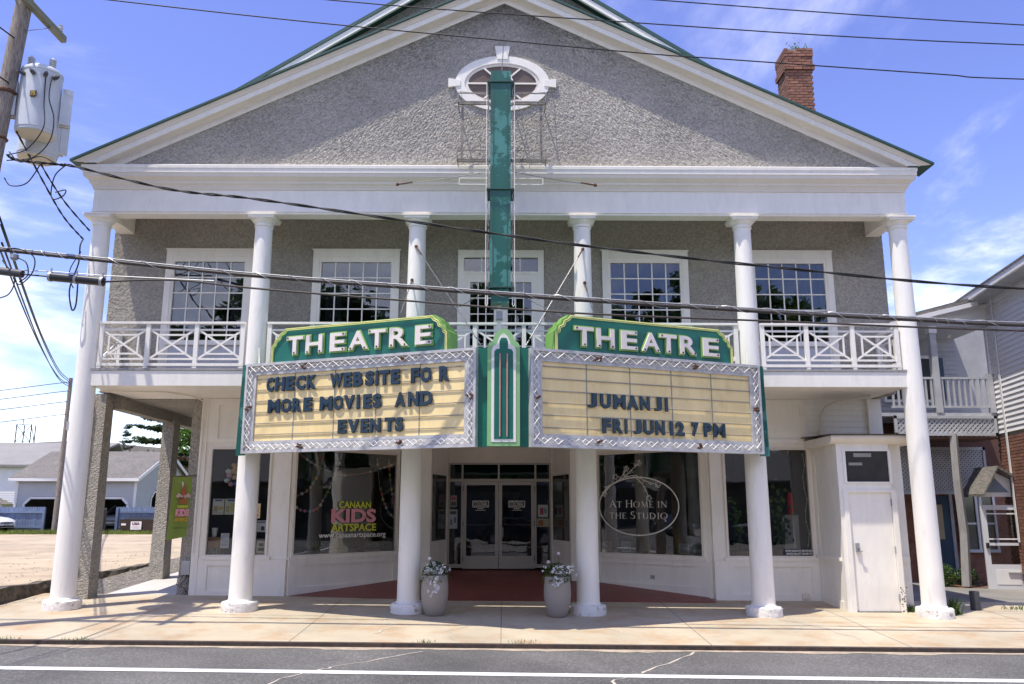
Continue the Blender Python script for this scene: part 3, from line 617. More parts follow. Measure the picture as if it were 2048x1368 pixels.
for fr, us in ((AL, (.42,)), (AR, (.5,1.75))):
    for u in us:
        cpt = fr.p(u, 0, -1.1); part(MB().lathe([(.13,0),(.12,2.6)], cpt.x, cpt.y, 18, .7), 'inner_post', pm('inner_post', (.30,.29,.28), .6), smooth=True)
# lettering on the panes
def vinyl(fr, text, u0, u1, z0, z1, mat, parent, off=.0, n=.004, name='lettering', sc=None, slant=0):
    vs, fs = glyph(text, off, .004, 0, 3)
    mb = MB().add([fr.p(u0+(u1-u0)*x+slant*y, z0+(z1-z0)*y, n+.002*z) for x, y, z in vs], fs); return mb.build(name, mat, parent)
vlime = pm('vinyl_lime', (.72,.76,.07), .5, .08, 9); vpink = pm('vinyl_pink', (.84,.36,.42), .5, .08, 9); vwhite = pm('vinyl_offwhite', (.90,.88,.83), .5, .05, 9)
vinyl(AL, 'CANAAN', 1.10, 1.88, 1.745, 1.885, vlime, al, .025)
vinyl(AL, 'KIDS', .93, 2.02, 1.455, 1.735, vpink, al, .04)
vinyl(AL, 'ARTSPACE', .93, 2.03, 1.285, 1.435, vlime, al, .025)
vinyl(AL, 'www.canaanartspace.org', .66, 2.28, 1.13, 1.25, vwhite, al, .012)
# serif lettering drawn stroke by stroke
class Pen:
    def __init__(s): s.m = MB(); s.k = 0
    def poly(s, pts): s.m.add([(x, y, s.k*.0004) for x, y in pts], [tuple(range(len(pts)))]); s.k += 1
    def line(s, x0, y0, x1, y1, w):
        d = sqrt((x1-x0)**2+(y1-y0)**2); nx, ny = -(y1-y0)/d*w/2, (x1-x0)/d*w/2
        s.poly([(x0-nx,y0-ny),(x1-nx,y1-ny),(x1+nx,y1+ny),(x0+nx,y0+ny)])
    def ser(s, x, y, w=.2): s.poly([(x-w/2,y-.018),(x+w/2,y-.018),(x+w/2,y+.018),(x-w/2,y+.018)])
    def arc(s, cx, cy, rx, ry, a0, a1, tk, tn, n=26):
        P = []
        for i in range(n+1):
            a = radians(a0+(a1-a0)*i/n); w = tn+(tk-tn)*abs(cos(a))**1.4
            P.append(((cx+(rx-w)*cos(a), cy+(ry-w*.8)*sin(a)), (cx+rx*cos(a), cy+ry*sin(a))))
        for i in range(n): s.poly([P[i][0], P[i+1][0], P[i+1][1], P[i][1]])
        s.k += 0
def serif_glyph(p, ch):
    T, t = .105, .045
    if ch == 'A': p.line(.08,0,.38,1,t); p.line(.37,1,.72,0,T); p.line(.19,.36,.58,.36,t); p.ser(.08,.018); p.ser(.72,.018,.26); return .80
    if ch == 'T': p.line(.34,0,.34,1,T); p.line(.02,.97,.66,.97,.055); p.line(.03,.84,.03,.99,.035); p.line(.65,.84,.65,.99,.035); p.ser(.34,.018,.26); return .70
    if ch == 'H':
        for x in (.12,.68): p.line(x,0,x,1,T); p.ser(x,.018,.24); p.ser(x,.982,.24)
        p.line(.12,.52,.68,.52,t); return .82
    if ch == 'O': p.arc(.46,.5,.45,.52,0,360,.125,.05,40); return .94
    if ch == 'M':
        p.line(.12,0,.18,1,t); p.line(.18,1,.50,.05,T); p.line(.50,.05,.80,1,t); p.line(.80,1,.88,0,T); p.ser(.12,.018,.2); p.ser(.88,.018,.26); return 1.0
    if ch == 'E':
        p.line(.13,0,.13,1,T); p.line(.05,.975,.52,.975,.05); p.line(.13,.51,.45,.51,.05); p.line(.05,.025,.55,.025,.05); p.line(.52,.86,.52,.99,.035); p.line(.54,.01,.56,.16,.035); return .62
    if ch == 'I': p.line(.16,0,.16,1,T); p.ser(.16,.018,.27); p.ser(.16,.982,.27); return .34
    if ch == 'N':
        p.line(.12,0,.12,1,t); p.line(.10,1,.72,0,T); p.line(.72,0,.72,1,t); p.ser(.12,.018,.22); p.ser(.72,.982,.22); return .84
    if ch == 'S':
        p.arc(.27,.745,.225,.265,55,270,.10,.045,16); p.arc(.27,.265,.25,.275,-130,90,.11,.045,18); p.line(.40,.80,.40,.98,.035); p.line(.06,.03,.06,.22,.035); return .56
    if ch == 'U':
        p.line(.14,.3,.14,1,T); p.line(.68,.3,.68,1,t); p.arc(.41,.32,.32,.33,180,360,.10,.045,18); p.ser(.14,.982,.25); p.ser(.68,.982,.2); return .80
    if ch == 'D': p.line(.13,0,.13,1,T); p.arc(.25,.5,.56,.5,-90,90,.12,.05,22); p.line(.05,.98,.27,.98,.045); p.line(.05,.02,.27,.02,.045); return .88
    return .4
def serif_line(fr, words, u0, u1, z0, capz, smallz, parent, mat):
    """words: list of strings; first letter of each marked upper is tall, the others small capitals"""
    items = []; x = 0; gap = .10
    for w in words:
        for k, ch in enumerate(w):
            big = ch.isupper(); h = capz if big else smallz; p = Pen(); adv = serif_glyph(p, ch.upper())
            items.append((p, x, h)); x += adv*h*1.0+gap*smallz
        x += .42*smallz
    sc = (u1-u0)/(x-.5*smallz)
    for p, x0, h in items:
        mb = MB().add([fr.p(u0+(x0+vx*h)*sc, z0+vy*h, .004+vz) for vx, vy, vz in p.m.v], p.m.f); mb.build('lettering', mat, parent, recalc=False)
serif_line(AR, ['At','Home','in'], .355, 1.725, 1.765, .150, .122, ar, vwhite)
serif_line(AR, ['the','Studio'], .35, 1.735, 1.535, .150, .122, ar, vwhite)
m = MB(); rows = []
for k in range(65):
    t = 2*pi*k/64; rows.append([AR.p(1.04+.93*cos(t), 1.79+.575*sin(t), .004), AR.p(1.04+.955*cos(t), 1.79+.60*sin(t), .004), AR.p(1.04+.955*cos(t), 1.79+.60*sin(t), .006), AR.p(1.04+.93*cos(t), 1.79+.575*sin(t), .006)])
m.sweep(rows); m.build('oval_line', vwhite, ar, recalc=False)
def sprig(pts, r=.007):
    P = [AR.p(u, z, .008) for u, z in pts]; return MB().tube(P, r, 5).build('flower_line', vwhite, ar)
def curve(p0, p1, p2, n=10): return [((1-t)**2*p0[0]+2*t*(1-t)*p1[0]+t*t*p2[0], (1-t)**2*p0[1]+2*t*(1-t)*p1[1]+t*t*p2[1]) for t in [i/n for i in range(n+1)]]
stems = [curve((.22,2.02),(.5,2.42),(1.05,2.42)), curve((.7,2.35),(.85,2.5),(1.1,2.66)), curve((.95,2.40),(1.2,2.30),(1.30,1.98)), curve((1.05,2.40),(1.25,2.28),(1.52,2.22)), curve((.62,2.33),(.72,2.45),(.80,2.56)), curve((.40,2.22),(.30,2.24),(.24,2.10))]
for s_ in stems: sprig(s_)
random.seed(3)
for s_ in stems:
    for k in range(2, len(s_), 2):
        u, z = s_[k]; a = random.uniform(0, 2*pi); l = .07; sprig([(u, z), (u+l*.5*cos(a)-.02*sin(a), z+l*.5*sin(a)+.02*cos(a)), (u+l*cos(a), z+l*sin(a)), (u+l*.5*cos(a)+.02*sin(a), z+l*.5*sin(a)-.02*cos(a)), (u, z)], .004)
for u, z in ((.52,2.40),(.79,2.56),(1.31,1.95),(1.10,2.67),(1.53,2.22),(.23,2.05)):
    sprig([(u+.05*(1+.35*cos(5*t))*cos(t), z+.05*(1+.35*cos(5*t))*sin(t)) for t in [2*pi*k/30 for k in range(31)]], .005)
# name plate low in the right window
FW2 = Frame((4.0,1.672), (6.14,1.672)); FWG = Frame((4.0,1.645), (6.14,1.645))
m = MB(); FWG.box(m, 1.38, 1.95, .86, .98, .0, -.004); npl = m.build('name_plate', pm('plate_blue', (.02,.035,.06), .5), frw)
vinyl(FWG, 'ELVIA GIGNOUX 860.435.0345', 1.41, 1.93, .928, .965, vwhite, npl, .01); vinyl(FWG, 'LENORE MALLETT 203.209.1777', 1.42, 1.92, .872, .909, vwhite, npl, .01)
# ---------------------------------------------------------------- side door box
bx = MB(); X0, X1, Y0 = 6.04, 6.985, .40
bx.box(X0, 6.180, Y0, Y0+.1, -.12, 2.92); bx.box(6.965, X1, Y0, Y0+.1, -.12, 2.92); bx.box(6.180, 6.965, Y0, Y0+.1, 2.02, 2.20); bx.box(6.180, 6.965, Y0, Y0+.1, 2.78, 2.92)
bx.box(X0, X0+.06, Y0+.1, 1.648, -.12, 2.92); bx.box(X1, 7.318, Y0+.25, Y0+.35, -.12, 2.92); bx.box(7.259, 7.318, Y0+.35, 1.648, -.12, 2.92)
vest = part(bx, 'door_vestibule', white)
t = MB(); t.box(X0-.012, X0, Y0+.0, Y0+.14, -.12, 2.90).box(X0-.012, X0, 1.5, 1.648, -.12, 2.90).box(X0-.014, X0, Y0+.14, 1.5, 2.74, 2.90).box(X0-.05, X0, Y0+.1, 1.62, .82, .88).box(X0-.014, X0, Y0+.14, 1.5, -.12, .12)
t.box(6.136, 7.009, Y0-.02, Y0-.0005, 2.185, 2.215).box(6.136, 7.009, Y0-.02, Y0-.0005, 2.765, 2.795).box(6.136, 6.185, Y0-.02, Y0-.0005, 2.215, 2.765).box(6.960, 7.009, Y0-.02, Y0-.0005, 2.215, 2.765)
t.box(6.092, 6.180, Y0-.02, Y0-.0005, -.11, 2.07).box(6.965, 7.053, Y0-.02, Y0-.0005, -.11, 2.07).box(6.180, 6.965, Y0-.02, Y0-.0005, 2.03, 2.07).box(X1+.001, 7.299, Y0+.2, Y0+.2495, .80, .90)
t.build('trim', white, vest)
MB().prism([(Y0-.16,3.04),(Y0-.16,2.99),(Y0-.10,2.93),(Y0-.02,2.90),(1.648,2.90),(1.648,3.04)], lambda y, z: (X0-.14-.0*y,y,z), lambda y, z: (7.56,y,z)).build('cornice', cream, vest)
MB().prism([(Y0-.20,3.042),(1.66,3.10),(1.66,3.12),(Y0-.20,3.062)], lambda y, z: (X0-.18,y,z), lambda y, z: (7.60,y,z)).build('vestibule_roof', pm('roof_felt', (.09,.075,.06), .8), vest)
sd = MB().box(6.185, 6.960, Y0+.025, Y0+.065, -.03, 2.02).build('side_door', white, vest)
MB().box(6.180, 6.965, Y0+.02, Y0+.08, 2.21, 2.77).build('transom_light', pm('transom_dark', (.045,.043,.042), .15, .3, 3), vest)
for a, b, c, d in ((6.347,6.671,2.66,2.73), (6.249,6.494,2.51,2.56)): MB().box(a, b, Y0+.012, Y0+.019, c, d).build('painted_reflection', pm('pale_strip', (.30,.29,.26), .5), vest)  # pale strips painted on the transom glass as lamp reflections
h = MB().box(6.254, 6.313, Y0-.02, Y0+.024, .98, 1.14); h.tube([(6.283,Y0+.02,1.06),(6.283,Y0-.05,1.06)], .02, 8); h.tube([(6.283,Y0-.045,1.0),(6.347,Y0-.045,1.0)], .012, 6); h.build('handle', grey, vest)
for z in (1.85, 1.02, .2): MB().box(6.953, 6.973, Y0-.012, Y0+.02, z-.06, z+.06).build('hinge', grey, vest)
MB().box(6.180, 6.965, Y0-.01, Y0+.1, -.10, -.032).build('threshold', pm('threshold', (.05,.05,.05), .6), vest)
pe = MB(); random.seed(11)
for k in range(26): 
    x = random.uniform(6.975,7.083); z = random.uniform(-.05,.38); w_ = random.uniform(.008,.02); pe.add([(x-w_,Y0-.0226,z),(x,Y0-.0226,z-w_*.8),(x+w_,Y0-.0226,z+.004),(x,Y0-.0226,z+.012)], [(0,1,2,3)])
pe.build('peeling_paint', pm('bare_wood', (.16,.13,.10), .9), vest, recalc=False, kind='stuff')
# clapboards above the vestibule
for k in range(7):
    z = 3.10+k*.112
    MB().prism([(1.62,z),(1.60,z+.001),(1.615,z+.118),(1.64,z+.118)], lambda y, zz: (6.0,y,zz), lambda y, zz: (7.44,y,zz)).build('clapboard', shopw, B)
part(MB().box(5.98, 7.46, 1.64, 1.75, 2.9, ZT), 'side_backing', shopw); part(MB().box(7.18, 7.44, 1.52, 1.6, 3.07, 3.87), 'corner_board', white)
cd = MB().tube([(6.25,1.58,3.25),(6.25,1.58,3.55),(6.32,1.5,3.72),(6.5,1.3,3.82),(6.9,1.05,3.85),(7.0,.95,3.86)], .016, 6); cd.box(6.2,6.3,1.53,1.6,3.16,3.27); part(cd, 'conduit', cream)
# outlet boxes
part(MB().box(5.66, 5.80, 1.575, 1.6135, .06, .16).box(5.695, 5.765, 1.568, 1.5745, .085, .135), 'outlet_box', cream)
o_ = MB(); AR.box(o_, 1.30, 1.38, .36, .43, .03, .001); part(o_, 'outlet_box', grey)
# ---------------------------------------------------------------- left passage
def pier(x0, x1, y0, y1, z1, flare, name='stucco_pier'):
    m = MB(); g = GZ(x0, y0)-.1
    for i in range(5): pass
    lv = [(g, flare), (g+.6, flare*.6), (2.6, 0), (z1, 0)]; rows = []
    for z, e in lv: rows.append([(x0-e,y0-e,z),(x1+e,y0-e,z),(x1+e,y1+e,z),(x0-e,y1+e,z),(x0-e,y0-e,z)])
    m.sweep(rows); return part(m, name, stucco)
pier(-7.84,-7.60,1.04,1.36,ZT,.03); pier(-7.66,-7.40,3.85,4.2,ZT,.03); pier(-6.20,-5.97,1.72,2.02,ZT,.03)
part(MB().box(-7.70,-7.46,1.36,12,3.63,ZT+.02), 'side_lintel', stucco_d); part(MB().box(-7.46,-5.9,1.73,12,3.86,3.9), 'passage_ceiling', stucco)
part(MB().box(-6.10,-5.88,2.02,12,.0,3.86), 'shop_side_wall', stucco)
part(MB().box(-5.97,-5.84,1.60,1.70,.05,ZT), 'corner_board', white)
part(MB().box(XL+.24, XR-.24, 1.72, 1.75, ZT, 4.0), 'floor_edge', stucco)
dp = MB().tube([(-7.88,.98,3.80),(-7.90,.98,2.0),(-7.90,.98,.45),(-7.88,.95,.25),(-7.84,.85,.15)], .035, 8); dp.box(-7.95,-7.82,.95,1.035,1.93,1.98).box(-7.95,-7.82,.95,1.035,.8,.85)
part(dp, 'downpipe', pm('pipe_grey', (.37,.36,.34), .6, .1), smooth=True)
part(MB().tube([(-7.45,.4,3.85),(-7.1,.42,3.84),(-6.3,.6,3.855),(-6.0,1.1,3.85),(-5.93,1.55,3.80),(-5.92,1.57,3.4),(-5.93,1.57,.9)], .014, 5), 'conduit', cream)
mtr = MB().box(-6.15,-5.99,1.62,1.69,.50,.76); mb_ = part(mtr, 'meter_box', pm('meter_grey', (.45,.45,.45), .5))
random.seed(5); tg = MB()
for k in range(7):
    P = []; p = Vector((-6.06+random.uniform(-.05,.08),1.64,.50))
    for i in range(14): P.append(p.copy()); p += Vector((random.uniform(-.05,.055), random.uniform(-.015,.012), random.uniform(-.055,.035)-.012))
    tg.tube(P, .006, 4)
tg.build('loose_wire', black, mb_)
# ================================================================== marquee
MZ0, MZ1 = 2.65, 4.19
ML = Frame((-4.47,-.40), (-.42,-2.0)); MR = Frame((.37,-2.0), (4.42,-.40))
M = thing('marquee', 'green projecting theatre marquee with cream letter boards and silver frames', 'marquee', (0,-.3,MZ0))
body = MB().prism([(-4.58,-.25),(-4.60,-.33),(-4.47,-.37),(-.42,-1.96),(.37,-1.96),(4.42,-.37),(4.56,-.33),(4.54,-.25)], lambda x, y: (x,y,MZ0+.14), lambda x, y: (x,y,MZ1-.02))
body.build('body', green, M)
NP = lambda fr, u, z, n: fr.p(u, z, n)
def zig(fr, u0, z0, u1, z1, n, amp, per, ph=0):
    ln = sqrt((u1-u0)**2+(z1-z0)**2); k = max(2, int(round(ln/per*2))); P = []
    du, dz = (u1-u0)/ln, (z1-z0)/ln
    for i in range(k+1):
        s = ln*i/k; a = amp*(1 if (i+ph) % 2 else -1)
        P.append(fr.p(u0+du*s-dz*a, z0+dz*s+du*a, n))
    return P
def board(fr, name, label):
    L_ = fr.len; bw = .20
    b = MB(); fr.box(b, bw-.03, L_-bw+.03, MZ0+.19, MZ1-.18, .02, -.02); bd = b.build(name, panel, M, label=label)
    f = MB()
    for c in ((0,L_,MZ0,MZ0+.045),(0,L_,MZ1-.045,MZ1),(0,.045,MZ0+.045,MZ1-.045),(L_-.045,L_,MZ0+.045,MZ1-.045)): fr.box(f, *c, .085, -.03)
    for c in ((bw-.04,L_-bw+.04,MZ0+.16,MZ0+.205),(bw-.04,L_-bw+.04,MZ1-.20,MZ1-.155),(bw-.04,bw+.005,MZ0+.205,MZ1-.20),(L_-bw-.005,L_-bw+.04,MZ0+.205,MZ1-.20)): fr.box(f, *c, .048, .01)
    fr.box(f, .02, L_-.02, MZ0+.02, MZ0+.18, .045, .0); fr.box(f, .02, L_-.02, MZ1-.18, MZ1-.02, .045, .0); fr.box(f, .02, .18, MZ0+.18, MZ1-.18, .045, 0); fr.box(f, L_-.18, L_-.02, MZ0+.18, MZ1-.18, .045, 0)
    f.build('frame', alu, bd)
    per = .24; amp = .046; nn = .07
    for ph in (0, 1):
        for a in ((.10,MZ0+.10,L_-.10,MZ0+.10),(.10,MZ1-.10,L_-.10,MZ1-.10),(.10,MZ0+.10,.10,MZ1-.10),(L_-.10,MZ0+.10,L_-.10,MZ1-.10)):
            MB().tube(zig(fr, *a, nn+.012*ph, amp, per, ph), .0075, 5).build('neon_tube', neonwhite, bd)
    for u, z in ((L_*.27,MZ1-.1),(L_*.70,MZ1-.1),(L_*.27,MZ0+.1),(L_*.70,MZ0+.1),(.1,(MZ0+MZ1)/2),(L_-.1,(MZ0+MZ1)/2)):
        e = MB(); 
        for k in range(4): 
            du, dz = random.uniform(-.05,.05), random.uniform(-.035,.035); e.tube([fr.p(u+du, z+dz, .05), fr.p(u+du, z+dz, .11)], .018, 6)
        e.build('electrode', rust, bd)
    g0, g1 = MZ0+.20, MZ1-.19; rh = (g1-g0)/6
    for k in range(1, 5):
        u = bw+(L_-2*bw)*k/5; r = MB(); fr.box(r, u-.008, u+.008, g0, g1, .026, .0205); r.build('divider', rail_m, bd)
    for k in range(0, 6):
        z = g0+.05+rh*k+.06; r = MB(); fr.box(r, bw, L_-bw, z-.007, z+.007, .038, .0275); r.build('letter_rail', rail_m, bd)
    return bd
bL = board(ML, 'letter_board', 'left letter board with three lines of dark letters'); bR = board(MR, 'letter_board', 'right letter board with two lines of dark letters')
def row(fr, bd, z0, z1, items):
    for ch, a, b in items:
        if ch == '1': a -= .0
        letter(fr, ch, a, b, z0, z1, .040, .062, navy, 'letter', bd, off=.035, ext=.02, bev=.03)
row(ML, bL, 3.685, 3.933, [('C',.43,.59),('H',.61,.81),('E',.83,1.0),('C',1.03,1.22),('K',1.25,1.44),('W',1.7,1.955),('E',1.965,2.125),('B',2.145,2.33),('S',2.37,2.54),('I',2.565,2.62),('T',2.635,2.825),('E',2.85,3.02),('F',3.21,3.37),('O',3.385,3.58),('R',3.71,3.9)])
row(ML, bL, 3.315, 3.555, [('M',.48,.73),('O',.75,.965),('R',.98,1.17),('E',1.2,1.38),('M',1.52,1.77),('O',1.79,1.975),('V',1.98,2.2),('I',2.225,2.285),('E',2.35,2.51),('S',2.53,2.69),('A',2.93,3.13),('N',3.17,3.365),('D',3.38,3.61)])
row(ML, bL, 2.925, 3.158, [('E',1.89,2.06),('V',2.075,2.3),('E',2.32,2.475),('N',2.49,2.69),('T',2.76,2.94),('S',2.95,3.1)])
row(MR, bR, 3.296, 3.533, [('J',.99,1.16),('U',1.21,1.41),('M',1.45,1.68),('A',1.70,1.92),('N',1.94,2.13),('J',2.2,2.36),('I',2.415,2.475)])
row(MR, bR, 2.906, 3.141, [('F',1.24,1.4),('R',1.43,1.62),('I',1.645,1.70),('J',1.8,1.96),('U',1.99,2.19),('N',2.22,2.4),('1',2.49,2.56),('2',2.6,2.78),('7',2.91,3.06),('P',3.15,3.32),('M',3.34,3.59)])
# the two name boxes on top
def nameboard(fr, us, u0, u1, label):
    z0 = MZ1+.005; st = [(u0,z0),(u0,4.50),(u0+.05,4.535),(u0+.06,4.60),(u0+.13,4.635),(u0+.15,4.70),(u0+.22,4.735),(u0+.26,4.785),(u1-.26,4.785),(u1-.22,4.735),(u1-.15,4.70),(u1-.13,4.635),(u1-.06,4.60),(u1-.05,4.535),(u1,4.50),(u1,z0)]
    # body runs back and is closed behind
    b = MB().prism(st, lambda u, z: fr.p(u, z, .02), lambda u, z: fr.p(u+(.08 if u > (u0+u1)/2 else -.08)*0, z+.0, -.30)); nb = b.build('name_board', lime, M, label=label)
    cu = (u0+u1)/2; ins = lambda u, z: (u+(.055 if u < cu else -.055), z-.05 if z > z0+.1 else z)
    MB().prism([ins(u, z) for u, z in st], lambda u, z: fr.p(u, z, .026), lambda u, z: fr.p(u, z, .0205)).build('face', green, nb)
    ins2 = lambda u, z: (u+(.028 if u < cu else -.028), z-.026 if z > z0+.1 else z)
    P = [fr.p(*ins2(u, z), .055) for u, z in st]; MB().tube(P, .0095, 6).build('neon_tube', yellow, nb)
    ins3 = lambda u, z: (u+(.05 if u < cu else -.05), z-.048 if z > z0+.1 else z)
    MB().tube([fr.p(*ins3(u, z), .055) for u, z in st], .0075, 6).build('neon_tube', yellow, nb)
    for ch, a, b_ in us:
        zb, zt = (4.292, 4.622) if fr is ML else (4.272, 4.604)
        lo = letter(fr, ch, a-.008, b_+.008, zb-.012, zt+.012, .03, .055, lime, 'letter_rim', nb, off=.055, ext=.02, bev=0)
        lt = letter(fr, ch, a+.016, b_-.016, zb+.012, zt-.012, .05, .088, letterpink, 'letter', nb, off=.02, ext=.02, bev=0)
        e = MB()
        for (fx, fz) in ((.16,.1),(.84,.1)) if ch in 'HAR' else (((.5,.1),(.12,.9)) if ch == 'T' else ((.85,.12),(.85,.9))):
            e.tube([fr.p(a+(b_-a)*fx, zb+(zt-zb)*fz, .086), fr.p(a+(b_-a)*fx, zb+(zt-zb)*fz, .10)], .016, 6)
        e.build('electrode', rust, nb)
    return nb
nameboard(ML, [('T',.80,1.16),('H',1.19,1.55),('E',1.67,1.99),('A',2.03,2.42),('T',2.41,2.76),('R',2.80,3.16),('E',3.27,3.59)], .47, 3.86, 'left green name board with stepped ends')
nameboard(MR, [('T',.76,1.12),('H',1.15,1.50),('E',1.60,1.93),('A',1.99,2.36),('T',2.34,2.69),('R',2.73,3.08),('E',3.19,3.54)], .42, 3.84, 'right green name board with stepped ends')
# centre pylon
pyl = [(-.27,2.66),(.23,2.66),(.23,4.20),(.205,4.26),(.15,4.29),(.135,4.34),(.10,4.42),(.04,4.47),(-.02,4.485),(-.08,4.47),(-.14,4.42),(-.175,4.34),(-.19,4.29),(-.245,4.26),(-.27,4.20)]
py_ = MB().prism(pyl, lambda x, z: (x,-2.10,z), lambda x, z: (x,-1.95,z)).build('pylon', mint, M, label='light green centre pylon with stepped round top')
k_ = lambda x, z, e: (x+(e if x < -.02 else -e)*(1 if abs(x+.02) > .02 else 0), z-e if z > 3 else z+e)
MB().prism([k_(x, z, .062) for x, z in pyl], lambda x, z: (x,-2.108,z), lambda x, z: (x,-2.1005,z)).build('outline', neonwhite, py_)
inner = [(-.165,2.765),(.125,2.765),(.125,4.11),(.10,4.15),(.045,4.16),(.045,4.28),(.02,4.33),(-.06,4.33),(-.085,4.28),(-.085,4.16),(-.14,4.15),(-.165,4.11)]
MB().prism(inner, lambda x, z: (x,-2.114,z), lambda x, z: (x,-2.1085,z)).build('dark_panel', green, py_)
for x in (-.075, .035): MB().tube([(x,-2.13,2.80),(x,-2.13,4.08)], .011, 6).build('neon_tube', neonpink, py_)
MB().box(-.425,.375,-1.99,-1.955,MZ0+.005,MZ1+.01).build('centre_face', green, M)
for fr, u in ((ML, 0), (MR, MR.len)):
    mm = MB(); p = fr.p(u, 0, .02); s = -1 if u == 0 else 1
    mm.prism([(p.x,MZ0-.02),(p.x+s*.13,MZ0-.03),(p.x+s*.10,MZ1),(p.x,MZ1)], lambda x, z: (x,p.y+.01,z), lambda x, z: (x,p.y+.14,z)); mm.build('end_panel', green_w, M)
    MB().bar((p.x+s*-.16,p.y+.1,MZ1), (p.x+s*-.13,p.y+.13,MZ1+.32), .03, .05).build('bracket', white, M)
for x0, x1 in ((-1.72,-1.50),(1.33,1.55)):
    pass
# green blade sign
S = thing('blade_sign', 'tall narrow green blade sign with worn paint above the marquee', 'sign', (-.085,-1.2,5.07))
MB().box(-.26,.09,-1.5,-1.0,5.30,9.22).box(-.235,.065,-1.48,-1.02,5.05,5.30).build('post', green_w, S)
for x in (-.205, .035): MB().box(x-.008,x+.008,-1.506,-1.4995,5.31,9.20).build('seam', roofgreen, S)
for z in (5.30, 7.02, 9.0): MB().box(-.32,.15,-1.53,-.97,z,z+.02).build('collar', roofgreen, S)
random.seed(2)
for s, x in ((-1,-.325),(1,.155)):
    m = MB().tube([(x,-1.47,5.02),(x,-1.47,9.0)], .007, 5); m.tube([(x+s*-.0,-1.47,5.02),(x-s*.02,-1.47,4.99),(x-s*.035,-1.47,5.03),(x-s*.035,-1.47,5.2)], .009, 5); m.build('neon_tube', neonwhite, S)
    for k in range(3):
        zz0 = 5.1+1.3*k; P = []; z = zz0
        while z < zz0+1.25: P.append((x-s*(.03+random.uniform(-.016,.016)),-1.45,z)); z += random.uniform(.02,.05)
        MB().tube(P, .006, 4).build('neon_tube', pm('neon_dusty', (.55,.47,.42), .4), S)
MB().bar((-.10,-1.3,4.18), (-.10,-1.3,5.06), .07, .07).build('support_post', white, S); MB().box(-.15,-.04,-1.40,-1.24,4.80,4.93).build('junction_box', grey, S)
# steel frame in front of the oval window that holds the blade
FRM = thing('steel_bracket_frame', 'rusty steel frame holding the blade sign before the oval window', 'frame', (-.07,-.5,8.0))
st = pm('old_steel', (.25,.23,.20), .6, .3, 8, metal=.3)
for x in (-.80, .66): MB().bar((x,-.50,7.98), (x,-.50,9.12), .045, .03, side=(1,0,0)).build('upright', st, FRM)
for z in (9.12, 7.98):
    MB().box(-.88,-.26,-.52,-.48,z-.02,z+.02).box(.09,.74,-.52,-.48,z-.02,z+.02).build('cross_bar', st, FRM)
    for x0, x1 in ((-.88,-.32), (.17,.74)):
        m = MB()
        for a, b in (((x0,-.58,z+.17),(x1,-.58,z+.17)), ((x0,-.58,z+.0),(x0,-.58,z+.17)), ((x1,-.58,z),(x1,-.58,z+.17)), ((x0,-.58,z),(x1,-.58,z))): m.bar(a, b, .018, .018)
        m.bar((x0,-.58,z),(x0,-.10,z),.018,.018).bar((x1,-.58,z),(x1,-.10,z),.018,.018)
        m.build('tray_rail', st, FRM)
for z in (9.1, 8.0): MB().bar((-.17,-1.0,z), (-.17,-.5,z), .05, .05).bar((0,-1.0,z), (0,-.5,z), .05, .05).bar((-.3,-.5,z),(.12,-.5,z),.05,.045).build('arm', st, FRM)
for x0, x1 in ((-.84,-.32), (.15,.68)): m = MB(); m.bar((x0,-.56,7.62),(x1,-.56,7.62),.014,.014).bar((x0,-.56,7.50),(x1,-.56,7.50),.014,.014).bar((x0 if x0 < 0 else x1,-.56,7.50),(x0 if x0 < 0 else x1,-.56,7.62),.014,.014); m.build('loop', neonwhite, FRM)
# chains
chainm = pm('chain_steel', (.20,.20,.21), .45, .3, 40, metal=.5)
def chain(p, q, label, r=.0135, link=.055, sag=0, hook=True):
    p = Vector(p); q = Vector(q); n = max(6, int((q-p).length/link)); P = []; R = []
    for i in range(n*2+1):
        t = i/(n*2); P.append(p.lerp(q, t)+Vector((0,0,-sag*4*t*(1-t)))); R.append(r if i % 2 else r*.35)
    t = thing('support_chain', label, 'chain', p, 'chains holding the marquee and blade sign')
    MB().tube(P, r, 5, rads=R).build('links', chainm, t)
    if hook: d = (q-p).normalized(); MB().tube([p-d*.02, p+d*.26], .014, 6).tube([p-d*.06, p-d*.02], .03, 6).build('turnbuckle', rust, t)
chain((-1.62,-.18,6.42), (-.38,-1.93,4.25), 'chain slanting from third column down to the marquee centre')
chain((1.41,-.18,6.38), (.33,-1.93,4.25), 'chain slanting from fourth column down to the marquee centre')
chain((-1.70,-.19,5.78), (-1.78,-.95,5.0), 'short chain hanging from third column to left name board', sag=.0)
chain((1.45,-.19,5.74), (1.52,-.95,4.98), 'short chain hanging from fourth column to right name board')
chain((-.30,-1.2,5.32), (-1.15,-1.35,4.80), 'thin chain from blade foot to left name board', .010, hook=False)
chain((.13,-1.2,5.32), (1.05,-1.35,4.80), 'thin chain from blade foot to right name board', .010, hook=False)
chain((-1.92,-.56,7.50), (-.28,-1.15,7.50), 'thin chain level across the frieze left of the blade', .008, hook=True, sag=.02)
chain((1.60,-.56,7.50), (.11,-1.15,7.50), 'thin chain level across the frieze right of the blade', .008, hook=True, sag=.02)
chain((-.03,-.17,10.75), (-.08,-1.2,9.22), 'thin chain from gable wall down to blade top', .012, hook=False)
chain((-.90,-.17,9.55), (-.27,-1.05,9.0), 'thin chain from wall left of oval window to blade', .009, hook=False)
chain((.92,-.17,9.55), (.10,-1.05,9.0), 'thin chain from wall right of oval window to blade', .009, hook=False)
